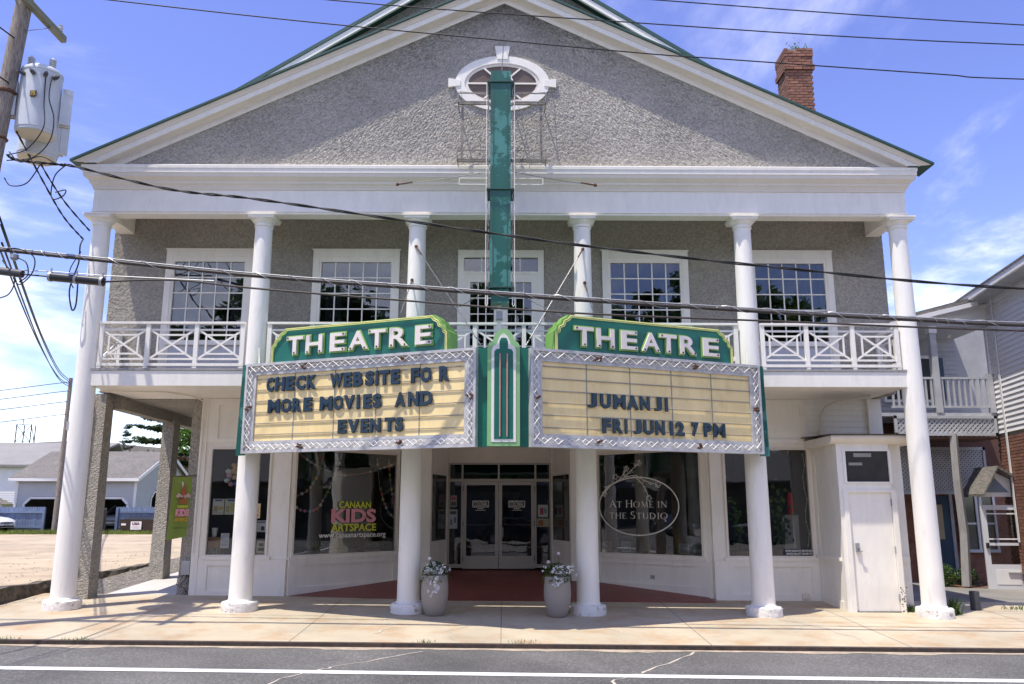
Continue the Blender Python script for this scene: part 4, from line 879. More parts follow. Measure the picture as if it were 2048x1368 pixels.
# ================================================================== poles, transformers, cables
def smooth(pts, n=6):
    P = [Vector(p) for p in pts]; out = []
    for i in range(len(P)-1):
        p0, p1, p2, p3 = P[max(i-1,0)], P[i], P[i+1], P[min(i+2,len(P)-1)]
        for k in range(n):
            t = k/n; out.append(.5*((2*p1)+(p2-p0)*t+(2*p0-5*p1+4*p2-p3)*t*t+(3*p1-p0-3*p2+p3)*t**3))
    return out+[P[-1]]
PX, PY = -8.07, -2.2
pole = thing('utility_pole', 'weathered wooden utility pole at left edge carrying two transformers', 'pole', (PX,PY,GZ(PX,PY)))
m = MB(); rows = []
for i in range(15):
    z = -.2+i*.82; rows.append((.205-.005*i, z))
ps = MB().lathe([(r*.86, z) for r, z in rows], 0, PY, 14, 0, jit=.004); LEAN = lambda z: -8.05-.062*(10.1-z); ps.v = [(x+LEAN(z), y, z) for x, y, z in ps.v]; ps.build('shaft', wood_pole, pole, smooth=True)
MB().bar((PX+.16,-3.6,9.95), (PX+.16,-1.2,9.95), .09, .115).build('crossarm', pm('arm_wood', (.26,.245,.16), .85, .25, 6, stretch=(4,.6,4)), pole)
MB().bar((PX+.1,-2.2,9.5), (PX+.16,-1.65,9.9), .04, .012).build('brace', grey, pole); MB().bar((PX+.1,-2.2,9.5), (PX+.16,-2.75,9.9), .04, .012).build('brace', grey, pole)
MB().lathe([(.14,0),(.162,.02),(.162,.05),(.14,.07)], LEAN(8.35), PY, 14, 8.35).build('band', rust, pole); MB().lathe([(.14,0),(.166,.03),(.14,.06)], LEAN(7.55), PY, 14, 7.55).build('band', rust, pole)
for y, z in ((-3.3,10.0),(-2.7,10.0),(-1.35,10.0)): MB().lathe([(.02,0),(.045,.03),(.03,.05),(.05,.08),(.03,.10),(.04,.14),(.01,.16)], PX+.16, y, 10, z).build('insulator', porcelain, pole, smooth=True)
def transformer(x, y, z0, h, r, label, fins):
    t = thing('transformer', label, 'transformer', (x,y,z0), 'pole transformers')
    MB().lathe([(r*.93,0),(r*.97,.015),(r*.97,.05),(r,.06),(r,h-.10),(r*1.03,h-.09),(r*1.03,h-.05),(r*.98,h-.03),(r*.7,h+.035),(r*.2,h+.06),(.01,h+.065)], x, y, 28, z0).build('tank', tranny, t, smooth=True)
    MB().lathe([(.01,-.004),(r*.90,-.004),(r*.90,.002)], x, y, 24, z0).build('bottom_plate', pm('tank_bottom', (.62,.57,.47), .6), t)
    for a in fins:
        c, s = cos(a), sin(a); p = Vector((x+c*(r+.09), y+s*(r+.09), 0)); d = Vector((c,s,0)); q = Vector((-s,c,0))
        f = MB()
        for k in (-1, 0, 1): f.bar(p+q*.09*k+Vector((0,0,z0+h*.22)), p+q*.09*k+Vector((0,0,z0+h*.76)), .16, .03, side=d)
        f.bar(p+Vector((0,0,z0+h*.24)), p+Vector((0,0,z0+h*.30)), .10, .22, side=d); f.bar(p+Vector((0,0,z0+h*.68)), p+Vector((0,0,z0+h*.74)), .10, .22, side=d); f.build('cooling_fin', tranny, t)
    for a, rr in ((-2.4,.6),(-.3,.6)):
        bx_, by_ = x+r*rr*cos(a), y+r*rr*sin(a)
        MB().lathe([(.05,0),(.05,.03),(.035,.035)]+[(k, .05+.035*i+e) for i in range(4) for k, e in ((.06,0),(.035,.015))]+[(.02,.2)], bx_, by_, 10, z0+h+.01).build('bushing', porcelain, t, smooth=True)
    for a in (-2.0,-1.45,-.9,-.45):
        p = Vector((x+r*cos(a), y+r*sin(a), z0+h-.2)); d = Vector((cos(a), sin(a), 0)); MB().tube([p, p+d*.07], .035, 8).tube([p+d*.07, p+d*.12], .02, 8).build('terminal', pm('terminal_dark', (.10,.10,.10), .5), t)
    return t
T1 = transformer(-7.77, -1.92, 7.76, 1.16, .31, 'pale grey pole transformer nearer the street, hung higher', (.5, 3.6))
FT = Frame((-7.9,-2.236), (-7.6,-2.236)); m = MB(); FT.box(m, .16, .26, 8.30, 8.40, .012, -.004); s = m.build('rating_label', pm('label_brown', (.12,.06,.02), .6), T1); vinyl(FT, '75', .175, .245, 8.315, 8.385, pm('label_yellow', (.6,.42,.06), .6), s, .02, .014)
T2 = transformer(-7.98, -1.45, 7.55, 1.1, .31, 'pale grey pole transformer hung lower behind the first one', (1.2,))
def cable(pts, r, label, mat=black, n=6, twist=0, name='cable', cat='cable', group='overhead cables', sides=6):
    P = smooth(pts, n*(6 if twist else 1)); m = MB()
    if twist:
        for ph in (0, pi):
            Q = []
            for i, p in enumerate(P):
                d = (P[min(i+1,len(P)-1)]-P[max(i-1,0)]).normalized(); a = d.cross(Vector((0,0,1))).normalized(); b = d.cross(a); t = ph+i*.32
                Q.append(p+(a*cos(t)+b*sin(t))*r*twist)
            m.tube(Q, r, 5)
    else: m.tube(P, r, sides)
    o = m.build(name, mat, smooth='full'); tag(o, label, cat, group); return o
ext = lambda pts, k=6: [tuple(Vector(pts[0])+(Vector(pts[0])-Vector(pts[1])).normalized()*k)]+pts if False else pts
W1 = [(-8.0,-2.6,10.02),(-6.58,-2.6,9.83),(-4.04,-2.6,9.53),(-2.03,-2.6,9.32),(2.0,-2.6,8.93),(3.44,-2.6,8.82),(6.97,-2.6,8.57),(8.32,-2.6,8.49),(16,-2.6,8.3)]
W2 = [(-8.0,-2.2,10.7),(-2.91,-2.2,10.1),(2.08,-2.2,9.72),(7.27,-2.2,9.4),(16,-2.2,9.1)]
W3 = [(-8.0,-1.8,11.3),(2.55,-1.8,10.42),(9.0,-1.8,9.97),(16,-1.8,9.7)]
cable(W1, .010, 'lowest of three thin wires crossing before the gable'); cable(W2, .010, 'middle of three thin wires crossing above the gable'); cable(W3, .010, 'highest thin wire at the upper right corner')
cable([(-8.0,-2.2,7.3),(-7.83,-2.2,7.21),(-7.13,-2.2,7.13),(-6.9,-2.2,7.1),(-5.35,-2.2,6.72),(-3.97,-2.2,6.56),(-1.67,-2.2,6.22),(1.18,-2.2,5.81),(4.33,-2.2,5.45),(8.15,-2.2,5.12),(15,-2.2,4.9)], .013, 'twisted black cable sagging across the upper columns', twist=1.0)
W5 = [(-9.5,-2.3,5.82),(-7.86,-2.3,5.67),(-6.53,-2.3,5.53),(-3.86,-2.3,5.26),(-1.47,-2.3,5.08),(1.16,-2.3,4.89),(4.24,-2.3,4.7),(6.33,-2.3,4.59),(8.01,-2.3,4.51),(15,-2.3,4.3)]
c5 = thing('lashed_cable', 'thick lashed brown cable crossing the middle of the facade', 'cable', W5[0], 'overhead cables')
P5 = smooth(W5, 10); MB().tube(P5, .028, 7).build('cable_core', lash, c5, smooth='full'); MB().tube([p+Vector((0,0,.04)) for p in P5], .012, 5).build('messenger_wire', grey, c5, smooth='full')
h_ = []
PP = smooth(W5, 60)
for i, p in enumerate(PP):
    t = i*.5; h_.append(p+Vector((0, cos(t)*.034, .014+sin(t)*.045)))
MB().tube(h_, .004, 4, caps=False).build('lashing_wire', pm('lash_wire', (.55,.53,.5), .4, metal=.5), c5)
cable([(-6.2,-2.3,5.16),(-5.11,-2.3,5.19),(-3.85,-2.3,5.06),(-1.62,-2.3,4.88),(1.15,-2.3,4.68),(4.23,-2.3,4.56),(8.0,-2.3,4.42),(15,-2.3,4.25)], .016, 'single cable below the lashed one, from the splice case', lash)
sp = thing('splice_case', 'black cylindrical splice case hung on cable before first column', 'splice case', (-6.6,-2.3,5.2), 'splice cases')
MB().tube([(-7.05,-2.3,5.24),(-6.2,-2.3,5.16)], .068, 14).build('case', pm('splice_black', (.022,.024,.03), .35, .2), sp, smooth=True)
for a in (.03, .5, .97): q = Vector((-7.05,-2.3,5.24)).lerp(Vector((-6.2,-2.3,5.16)), a); MB().tube([q-Vector((.02,0,-.002)), q+Vector((.02,0,-.002))], .076, 14).bar(q+Vector((0,0,.07)), q+Vector((0,0,.14)), .02, .02).build('clamp_band', grey, sp)
MB().tube([(-9.5,-2.3,5.42),(-7.0,-2.3,5.32),(-6.25,-2.3,5.26),(-4.5,-2.3,5.18)], .008, 5).build('messenger_wire', grey, sp)
MB().tube([(-7.5,-2.3,5.28),(-7.05,-2.3,5.24)], .014, 5).build('tail', black, sp)
sp2 = thing('splice_case', 'grey splice case on cables at left picture edge', 'splice case', (-7.9,-2.3,5.3), 'splice cases')
MB().tube([(-8.5,-2.3,5.42),(-7.46,-2.3,5.28)], .062, 12).build('case', pm('splice_grey', (.06,.06,.065), .5, .2), sp2, smooth=True)
MB().lathe([(.03,0),(.06,.03),(.06,.09),(.02,.1)], -7.62, -2.3, 10, 5.50).build('terminal_block', grey, sp2)
cable([(PX+.1,-2.1,7.75),(-8.0,-1.2,7.30),(-7.9,-.6,6.85),(-7.72,-.2,6.56)], .010, 'upper service drop from pole to first column', twist=.75, name='service_drop')
cable([(PX+.1,-2.1,8.0),(-8.0,-1.3,7.55),(-7.86,-.7,7.1),(-7.62,-.18,6.72)], .010, 'lower service drop ending under the first capital', twist=.75, name='service_drop')
cable([(-7.71,-.2,6.56),(-7.70,-.3,6.4),(-7.69,-.3,6.15),(-7.72,-.28,6.0),(-7.78,-.3,5.75),(-7.80,-.3,5.5),(-7.72,-.3,5.2),(-7.66,-.3,5.3),(-7.68,-.28,5.7)], .014, 'black cable drop looping down beside the first column', name='cable_loop')
cable([(-7.70,-.25,6.3),(-7.82,-.3,6.0),(-7.83,-.3,5.8),(-7.74,-.3,5.6)], .010, 'thin drip loop beside the first column', name='cable_loop')
random.seed(21)
lp = [('black lead from transformer terminal to the cables', [(-7.50,-2.1,8.74),(-7.45,-2.2,8.3),(-7.30,-2.25,7.9),(-7.33,-2.25,7.5),(-7.6,-2.2,7.25),(-8.0,-2.2,7.2)]),
      ('second black lead curving below the transformers', [(-7.58,-2.15,8.76),(-7.52,-2.2,8.2),(-7.45,-2.25,7.75),(-7.7,-2.2,7.4),(-8.0,-2.2,7.30)]),
      ('loop of black lead under the lower transformer', [(-7.98,-2.2,7.35),(-7.75,-2.25,7.15),(-7.45,-2.25,7.25),(-7.2,-2.2,7.15),(-7.0,-2.2,7.11)]),
      ('black tie cable hanging in a hook below the transformers', [(-7.05,-2.2,7.12),(-7.2,-2.2,6.95),(-7.35,-2.0,6.75),(-7.30,-2.0,6.62),(-7.15,-2.0,6.68),(-7.12,-2.0,6.78),(-7.28,-2.0,6.74)]),
      ('slack black loop from pole foot of transformers', [(-8.0,-2.2,6.9),(-7.85,-2.25,6.75),(-7.6,-2.25,6.8),(-7.45,-2.2,7.15)]),
      ('thin looping wires under the grey splice case', [(-7.8,-2.3,5.5),(-7.55,-2.35,5.2),(-7.6,-2.35,4.95),(-7.85,-2.3,4.85),(-8.0,-2.3,4.6)]),
      ('thin wire loop beside the terminal block', [(-7.6,-2.3,5.55),(-7.4,-2.35,5.45),(-7.35,-2.35,5.25),(-7.5,-2.3,5.15)]),
      ('thin jumper curling over the terminal block', [(-7.9,-2.3,5.62),(-7.6,-2.35,5.68),(-7.3,-2.35,5.55),(-7.28,-2.35,5.3),(-7.45,-2.35,5.1),(-7.6,-2.3,5.22)])]
for lb, p in lp: cable(p, .0095, lb, name='jumper_cable', group='jumper cables by the pole')
# two drops that cross the street behind the camera; their shadows fall on the sidewalk
cable([(PX,-2.3,9.3),(-8.4,-9,8.8),(-8.9,-22,8.9)], .012, 'street crossing wire leaving the pole towards the viewer'); cable([(PX-.1,-2.3,7.6),(-8.8,-9,7.2),(-9.6,-22,7.5)], .02, 'street crossing cable leaving the pole lower down')
cable([(PX,-2.3,8.5),(-8.2,-9,8.0),(-8.3,-22,8.2)], .012, 'second street crossing wire leaving the pole')
# ---------------------------------------------------------------- planters
petal = pm('petal_white', (.78,.76,.74), .6, .06); petalp = pm('petal_pink', (.74,.58,.66), .6, .06)
def planter(x, y, label, seed):
    random.seed(seed); g = GZ(x, y); t = thing('planter', label, 'planter', (x,y,g), 'flower planters by the entrance')
    MB().lathe([(.135,0),(.15,.012),(.185,.10),(.215,.22),(.228,.34),(.225,.47),(.213,.60),(.208,.645),(.196,.648),(.192,.60)], x, y, 36, g).build('pot', taupe, t, smooth=True)
    MB().lathe([(.01,.615),(.193,.615),(.193,.60)], x, y, 20, g).build('potting_soil', soilm, t)
    lf = MB(); fl = MB(); c = Vector((x,y,g+.66))
    for k in range(520):
        a = random.uniform(0, 2*pi); r = .22*sqrt(random.random()); h = max(0, .16*(1-(r/.22)**2))+random.uniform(-.03,.05); hang = max(0, r-.17)*2.2
        p = c+Vector((r*1.15*cos(a), r*1.15*sin(a), h-hang)); d = Vector((random.uniform(-1,1), random.uniform(-1,1), random.uniform(-.4,.8))).normalized()*.026; e = d.cross(Vector((random.random(), random.random(), 1))).normalized()*.012
        lf.quad(p-d, p+e, p+d, p-e)
    trail = [c+Vector((.0+.02*sin(i*.9)+(.02 if seed == 1 else 0), -.22-.01*(i % 3), -.03-i*.022)) for i in range(13 if seed == 1 else 6)]
    heads = [c+Vector((random.gauss(.02,.10), random.gauss(-.06,.09), random.uniform(.02,.16))) for _ in range(75)]+[p+Vector((random.gauss(0,.035), random.gauss(0,.015), random.gauss(0,.02))) for p in trail for _ in range(3)]
    for p in heads:
        for q in range(6):
            o = Vector((random.gauss(0,.010), random.gauss(0,.010), random.gauss(0,.008))); s_ = .0125
            n = Vector((random.gauss(0,.5), -1+random.gauss(0,.4), random.gauss(.7,.5))).normalized(); a = n.orthogonal().normalized()*s_; b = n.cross(a).normalized()*s_
            fl.quad(p+o-a, p+o-b, p+o+a, p+o+b)
    lf.build('foliage', leaf_a, t, recalc=False, kind='stuff'); fl.build('blossom', petal, t, recalc=False, kind='stuff')
    for dx, dz in ((-.09,.26),(-.02,.18)) if seed == 1 else ((-.15,.22),(.02,.36)):
        st_ = c+Vector((dx*.4,-.04,.02)); en = c+Vector((dx,-.06,dz)); MB().tube(smooth([st_, (st_+en)/2+Vector((.01,0,0)), en], 4), .004, 5).build('stem', leaf_b, t)
        b = MB()
        for k in range(60):
            n = Vector((random.gauss(0,1), random.gauss(0,1), random.gauss(0,1))).normalized(); o = en+n*.028; a = n.orthogonal().normalized()*.012; bb = n.cross(a).normalized()*.012; b.quad(o-a, o-bb, o+a, o+bb)
        b.build('flower_head', petalp if seed == 2 else petal, t, recalc=False)
    return t
planter(-1.165,-.30,'tall taupe planter with trailing white flowers, left of the entrance', 1); planter(.885,-.32,'tall taupe planter with white flowers and tall bloom, right of entrance', 2)
# ---------------------------------------------------------------- foliage tools
def leaves(m, c, rad, n, size, squash=1.0, flat=0):
    for _ in range(n):
        d = Vector((random.gauss(0,1), random.gauss(0,1), random.gauss(0,1))).normalized(); r = random.random()**.45
        p = Vector(c)+Vector((d.x*rad*r, d.y*rad*r, d.z*rad*r*squash)); a = Vector((random.gauss(0,1), random.gauss(0,1), random.gauss(0,.5 if not flat else .15))).normalized(); b = a.cross(Vector((random.gauss(0,.4), random.gauss(0,.4), 1))).normalized(); s_ = size*random.uniform(.6,1.3)
        m.quad(p-a*s_, p-b*s_*.5, p+a*s_, p+b*s_*.5)
def tree(name, label, x, y, z, h, rad, mat, seed, group, n=4200, size=.17, conifer=False):
    random.seed(seed); t = thing(name, label, 'tree', (x,y,z), group); m = MB(); cr = MB(); k = 8
    tr = [Vector((x+random.uniform(-.1,.1)*i, y+random.uniform(-.1,.1)*i, z+h*.85*i/6)) for i in range(7)]
    m.tube(tr, .2, 8, rads=[h*.022*(1-.13*i) for i in range(7)])
    if conifer:
        for i in range(11):
            zz = z+h*(.28+.70*i/10); R = rad*(1.05-.85*i/10)
            for j in range(6):
                a = random.uniform(0, 2*pi); L_ = R*random.uniform(.5,1.1); e = Vector((x+cos(a)*L_, y+sin(a)*L_, zz+random.uniform(-.1,.35))); s = Vector((x, y, zz-.1)); m.tube([s, (s+e)/2+Vector((0,0,.08)), e], .03, 4, rads=[.05,.035,.015])
                for q in range(4): leaves(cr, s.lerp(e, .35+.2*q), .42*R/rad+.2, n//280, size, .32)
    else:
        for i in range(26):
            a = random.uniform(0, 2*pi); zz = random.uniform(.38, .95); R = rad*sqrt(max(.05, 1-((zz-.62)/.42)**2))*random.uniform(.45,.95)
            e = Vector((x+cos(a)*R, y+sin(a)*R, z+h*zz)); s = tr[min(6, int(zz*5))]; m.tube([s, s.lerp(e,.5)+Vector((0,0,.2)), e], .05, 5, rads=[h*.008, h*.005, h*.002])
            leaves(cr, e, rad*random.uniform(.28,.45), n//26, size, .75)
    m.build('trunk', wood_pole, t, smooth=True); cr.build('crown', mat, t, recalc=False); return t
# ---------------------------------------------------------------- left background
G2 = LZ(0, 31)
sid = pm('siding_blue_grey', (.42,.435,.45), .6, .06, 2); sidw = pm('siding_white', (.74,.735,.72), .6, .05, 2); shingle = pm('shingle_grey', (.135,.125,.115), .95, .2, .8, bump=.6, bs=9, bd=.03, col2=(.20,.185,.165), lo=.42, hi=.6, c2s=7, stretch=(1,1,3))
gar = thing('garage', 'blue grey clapboard garage with shingled roof beyond the gravel lot', 'garage', (-24,36,G2))
GX0, GX1, GY0, GY1, GE, GR = -27.5, -20.75, 32.6, 40.2, 3.42, 5.12
def boards(mb, fn, s0, s1, z0, z1, holes, step=.14, t=.025):
    z = z0
    while z < z1-.01:
        zt = min(z+step, z1); cuts = [(s0, s1)]
        for h0, h1, ht, ch in holes:
            if z < ht:
                cc = max(0, (z+step/2)-(ht-ch)); cuts = [(a, b) for c in cuts for a, b in ((c[0], min(c[1], h0+cc)), (max(c[0], h1-cc), c[1])) if b-a > .02]
        for a, b in cuts:
            mb.add([fn(a,z,-t), fn(b,z,-t), fn(b,zt,-.004), fn(a,zt,-.004), fn(a,z,.03), fn(b,z,.03), fn(b,zt,.03), fn(a,zt,.03)], [(0,1,2,3),(0,4,5,1),(1,5,6,2),(3,2,6,7),(0,3,7,4)])
        z += step
gf = lambda s, z, n: (s, GY0+n, z); gs = lambda s, z, n: (GX1-n, s, z)
b_ = MB(); boards(b_, gf, GX0, GX1, G2, GE-.05, [(-26.95,-24.35,2.36,.35),(-23.75,-21.15,2.36,.35)]); b_.build('front_siding', sid, gar, kind='stuff')
b_ = MB(); boards(b_, gs, GY0, GY1, G2, GE, [(34.6,39.0,2.75,.4)])
zz_ = GE
while zz_ < GR-.1:
    k = (zz_-GE)/(GR-GE); a = GY0+(GY1-GY0)/2*k; bb = GY1-(GY1-GY0)/2*k; boards(b_, gs, a, bb, zz_, zz_+.14, []); zz_ += .14
b_.build('gable_siding', sid, gar, kind='stuff')
MB().box(GX0, GX1-.06, GY1-.1, GY1, G2, GE).box(GX0, GX0+.06, GY0+.05, GY1, G2, GE).box(GX0, GX1-.06, GY0+.06, GY1-.1, GE-.05, GE).build('inner_shell', pm('garage_inside', (.09,.085,.08), .9), gar)
GM = (GY0+GY1)/2
MB().prism([(GY0-.35,GE-.06),(GM,GR),(GY1+.35,GE-.06),(GY1+.35,GE+.04),(GM,GR+.10),(GY0-.35,GE+.04)], lambda y, z: (GX0-.3,y,z), lambda y, z: (GX1+.25,y,z)).build('roof', shingle, gar)
tr_ = MB().box(GX0-.3, GX1+.25, GY0-.37, GY0-.33, GE-.14, GE+.03).box(GX1-.12, GX1+.03, GY0-.04, GY0-.028, G2, GE-.1).box(GX0-.02, GX0+.14, GY0-.04, GY0-.028, G2, GE-.1)
for s in (1, -1):
    e = GY0-.37 if s == 1 else GY1+.37; tr_.bar((GX1+.26, e, GE-.05), (GX1+.26, GM, GR+.02), .03, .2, side=(1,0,0))
for a, b in ((-26.95,-24.35), (-23.75,-21.15)):
    for p, q in (((a,G2),(a,2.01)), ((a,2.01),(a+.35,2.36)), ((a+.35,2.36),(b-.35,2.36)), ((b-.35,2.36),(b,2.01)), ((b,2.01),(b,G2))): tr_.bar((p[0],GY0-.035,p[1]), (q[0],GY0-.035,q[1]), .03, .13, side=(0,1,0))
for p, q in (((34.6,G2),(34.6,2.35)), ((34.6,2.35),(35.0,2.75)), ((35.0,2.75),(38.6,2.75)), ((38.6,2.75),(39.0,2.35)), ((39.0,2.35),(39.0,G2))): tr_.bar((GX1+.035,p[0],p[1]), (GX1+.035,q[0],q[1]), .03, .13, side=(1,0,0))
tr_.build('white_trim', sidw, gar)
# fence pickets
fm_ = pm('fence_blue', (.17,.22,.33), .7, .2, 3, rnd=.15); pk = MB().prism([(-.065,0),(.065,0),(.065,1.28),(.035,1.34),(-.035,1.34),(-.065,1.28)], lambda x, z: (x,-.012,z), lambda x, z: (x,.012,z)).mesh('picket', fm_)
for x0, x1, lb in ((-31.5,-24.95,'blue picket fence behind the white car'), (-21.0,-16.2,'blue picket fence behind the brown dumpster')):
    f = thing('picket_fence', lb, 'fence', (x0,31.2,G2), 'blue fences'); x = x0
    while x < x1: obj('picket', pk, f, (x, 31.2+random.uniform(-.01,.01), G2+.04)); x += .14
    MB().box(x0, x1, 31.12, 31.18, G2+.25, G2+.34).build('rail', fm_, f); MB().box(x0, x1, 31.12, 31.18, G2+1.05, G2+1.14).build('rail', fm_, f)
    for xx in (x0, (x0+x1)/2, x1): MB().box(xx-.06, xx+.06, 31.04, 31.16, G2-.1, G2+1.36).build('post', fm_, f)
# dumpsters
def dumpster(x, w, h, d, y, label, sign):
    t = thing('dumpster', label, 'dumpster', (x,y,G2), 'brown dumpsters'); br = pm('dumpster_brown', (.075,.042,.03), .6, .2, 3)
    MB().prism([(y-d/2-.08,G2+h*.86),(y-d/2,G2+.1),(y+d/2,G2+.1),(y+d/2,G2+h)], lambda yy, z: (x-w/2,yy,z), lambda yy, z: (x+w/2,yy,z)).build('bin', br, t)
    l = MB(); n = int(w/.12)
    for k in range(n): l.bar((x-w/2+w*(k+.5)/n, y-d/2-.1, G2+h*.88), (x-w/2+w*(k+.5)/n, y+d/2, G2+h+.06), .08, .04)
    l.bar((x,y-d/2-.06,G2+h*.87), (x,y+d/2,G2+h+.03), w, .03, side=(1,0,0)); l.build('ribbed_lid', pm('lid_black', (.04,.042,.05), .35), t)
    for s in (-1, 1): MB().box(x+s*w/2-.05, x+s*w/2+.05, y-.3, y+.3, G2+h*.5, G2+h*.62).build('fork_pocket', br, t)
    if sign:
        F_ = Frame((x-w/2,y-d/2-.075), (x+w/2,y-d/2-.075)); m = MB(); F_.box(m, w/2-.28, w/2+.28, G2+.2, G2+.62, .03, -.0); s = m.build('sign', sgn, t)
        vinyl(F_, 'USA', w/2-.2, w/2+.2, G2+.44, G2+.58, pm('usa_maroon', (.16,.02,.06), .6), s, .05, .034)
        m = MB(); F_.box(m, w/2-.2, w/2+.2, G2+.34, G2+.36, .034, .031); F_.box(m, w/2-.15, w/2+.15, G2+.28, G2+.295, .034, .031); m.build('small_print', vpink, s)
        m = MB(); F_.box(m, .1, .34, G2+.42, G2+.52, .03, 0); m.build('small_sign', sgn, t)
dumpster(-19.35, 1.75, .80, 1.1, 30.4, 'low brown dumpster with white sign and ribbed black lid', True); dumpster(-21.95, .95, 1.25, 1.0, 30.4, 'tall brown dumpster half hidden by the stucco pier', False)
# cars
def car(label, x, y, z, rot, col, seed, group):
    t = thing('parked_car', label, 'car', (x,y,z), group); t.rotation_euler[2] = rot
    pa = pm('car_paint_'+str(seed), col, .25, .03, 2, spec=.6); gl = pm('car_glass', (.02,.022,.025), .05, spec=.8); ty = pm('tyre', (.015,.015,.015), .8); rim = pm('rim', (.45,.45,.46), .3, metal=.8)
    def pt(mb, nm, mat, parent, sm=False):
        o = obj(nm, mb.mesh(nm, mat, sm), None); o.parent = parent; return o
    L_ = [(-2.25,.36,.62,.80),(-2.2,.30,.75,.84),(-1.7,.22,.92,.89),(-.9,.20,.96,.91),(.2,.20,.95,.92),(1.2,.20,.93,.91),(1.8,.22,.86,.88),(2.15,.28,.76,.80),(2.27,.36,.62,.68)]
    rows = []
    for xx, zl, zt, w in L_: rows.append([(xx,-w*.90,zl),(xx,-w,zl+.12),(xx,-w*1.0,(zl+zt)/2),(xx,-w*.94,zt-.05),(xx,-w*.80,zt),(xx,0,zt+.03),(xx,w*.80,zt),(xx,w*.94,zt-.05),(xx,w,(zl+zt)/2),(xx,w,zl+.12),(xx,w*.90,zl)])
    m = MB().sweep(rows); m.add(rows[0], [tuple(range(11))]); m.add(rows[-1], [tuple(range(11))]); bo = pt(m, 'body', pa, t, True)
    rf_ = [(-1.75,.90,.80),(-1.15,1.34,.64),(-.5,1.46,.60),(.3,1.45,.61),(1.25,.93,.78)]
    rows = [[(xx,-w,.90),(xx,-w*.97,max(.905,zt-.06)),(xx,-w*.85,zt),(xx,w*.85,zt),(xx,w*.97,max(.905,zt-.06)),(xx,w,.90)] for xx, zt, w in rf_]
    m = MB().sweep(rows); m.add(rows[0], [tuple(range(6))]); m.add(rows[-1], [tuple(range(6))]); cab = pt(m, 'cabin', gl, t, True)
    m = MB().sweep([[(xx,-w*.84,zt+.006),(xx,w*.84,zt+.006)] for xx, zt, w in rf_[1:4]]); pt(m, 'roof_panel', pa, cab)
    for s in (-1, 1):
        m = MB()
        for (xa, za, wa), (xb, zb, wb) in (((-1.75,.90,.80),(-1.15,1.34,.64)), ((.3,1.45,.61),(1.25,.93,.78)), ((-.42,.92,.80),(-.38,1.44,.60))): m.bar((xa,s*wa*.99,za+.02), (xb,s*wb*.93,zb), .06, .05)
        pt(m, 'pillar', pa, cab)
        for xx in (-1.42, 1.38):
            m = MB().lathe([(.2,-.1),(.31,-.1),(.335,-.07),(.335,.07),(.31,.1),(.2,.1)], 0, 0, 20); m.v = [(a+xx, c+s*.80, b+.335) for a, b, c in m.v]; w_ = pt(m, 'wheel', ty, t, True)
            m = MB().lathe([(.02,-.11),(.2,-.105),(.205,.105),(.02,.11)], 0, 0, 14); m.v = [(a+xx, c+s*.80, b+.335) for a, b, c in m.v]; pt(m, 'rim', rim, w_)
        pt(MB().prism([(1.95,.66),(2.22,.60),(2.20,.70),(1.92,.78)], lambda a, b: (a,s*.70,b), lambda a, b: (a-.06,s*.86,b)), 'headlight', pm('headlight', (.55,.57,.6), .1), t)
        pt(MB().box(-2.26,-2.16,min(s*.5,s*.78),max(s*.5,s*.78),.64,.76), 'tail_light', pm('tail_light', (.3,.01,.01), .2), t)
    pt(MB().box(2.24,2.285,-.45,.45,.56,.63).box(2.24,2.285,-.55,.55,.38,.46), 'grille', pm('grille_black', (.015,.015,.016), .4), t)
    pt(MB().box(2.27,2.295,-.2,.2,.46,.54), 'number_plate', pm('plate_grey', (.4,.42,.45), .4), t)
    return t
car('white sedan nose at the left edge before the blue fence', -28.35, 30.0, G2-.05, -.12, (.72,.73,.75), 1, 'cars on the lot')
car('silver car parked inside the garage bay', -22.5, 35.6, G2, -pi/2, (.30,.31,.33), 2, 'cars on the lot')
# second pole, houses, tower
p2 = thing('utility_pole', 'slim wooden pole by the picket fence across the lot', 'pole', (-24.3,31.1,G2))
MB().lathe([(.16,-.3),(.10,8.45)], -24.3, 31.1, 10, G2).build('shaft', wood_pole, p2, smooth=True); MB().box(-24.22,-23.95,30.98,31.1,6.0,6.5).build('pole_box', grey, p2)
for k, (z1, z2, xx) in enumerate(((6.3,8.8,0), (6.15,8.7,.05), (6.0,8.55,-.05), (5.85,8.45,.1))):
    a = Vector((PX+xx,-2.1,z1)); b = Vector((-24.3,31.0,z2)); cable([a, a.lerp(b,.3)+Vector((0,0,-.45)), a.lerp(b,.65)+Vector((0,0,-.5)), b], .017, ['first','second','third','fourth'][k]+' of four cables dropping from near pole to slim pole', group='cables between the two poles')
for k, z2 in enumerate((8.7, 8.2, 7.6, 6.9)): cable([(-24.3,31.0,z2), (-34,31.5,z2-.9), (-48,32,z2-.6)], .02, ['top','second','third','lowest'][k]+' far cable running left from the slim pole', group='far cables left of the slim pole')
ho = thing('white_house', 'white clapboard house with grey hipped roof at far left', 'house', (-40,47,G2))
b_ = MB(); boards(b_, lambda s, z, n: (s, 46+n, z), -48, -34.6, G2, 4.8, [], .16); b_.build('wall', sidw, ho, kind='stuff')
MB().box(-47.9,-34.7,46.05,56,G2,4.8).build('wall_core', sidw, ho); MB().prism([(45.6,4.75),(51,6.75),(56.5,4.75),(56.5,4.9),(51,6.9),(45.6,4.9)], lambda y, z: (-48.4,y,z), lambda y, z: (-30.5 if z > 6.2 else -31.5,y,z)).build('roof', pm('shingle_pale', (.25,.24,.23), .95, .15, .7, bump=.4, bs=7, bd=.03), ho)
MB().box(-34.6,-31.5,48.5,55,G2,5.1).build('wing', sidw, ho); MB().box(-31.6,-31.4,48.4,55,G2,5.1).build('corner_board', sidw, ho)
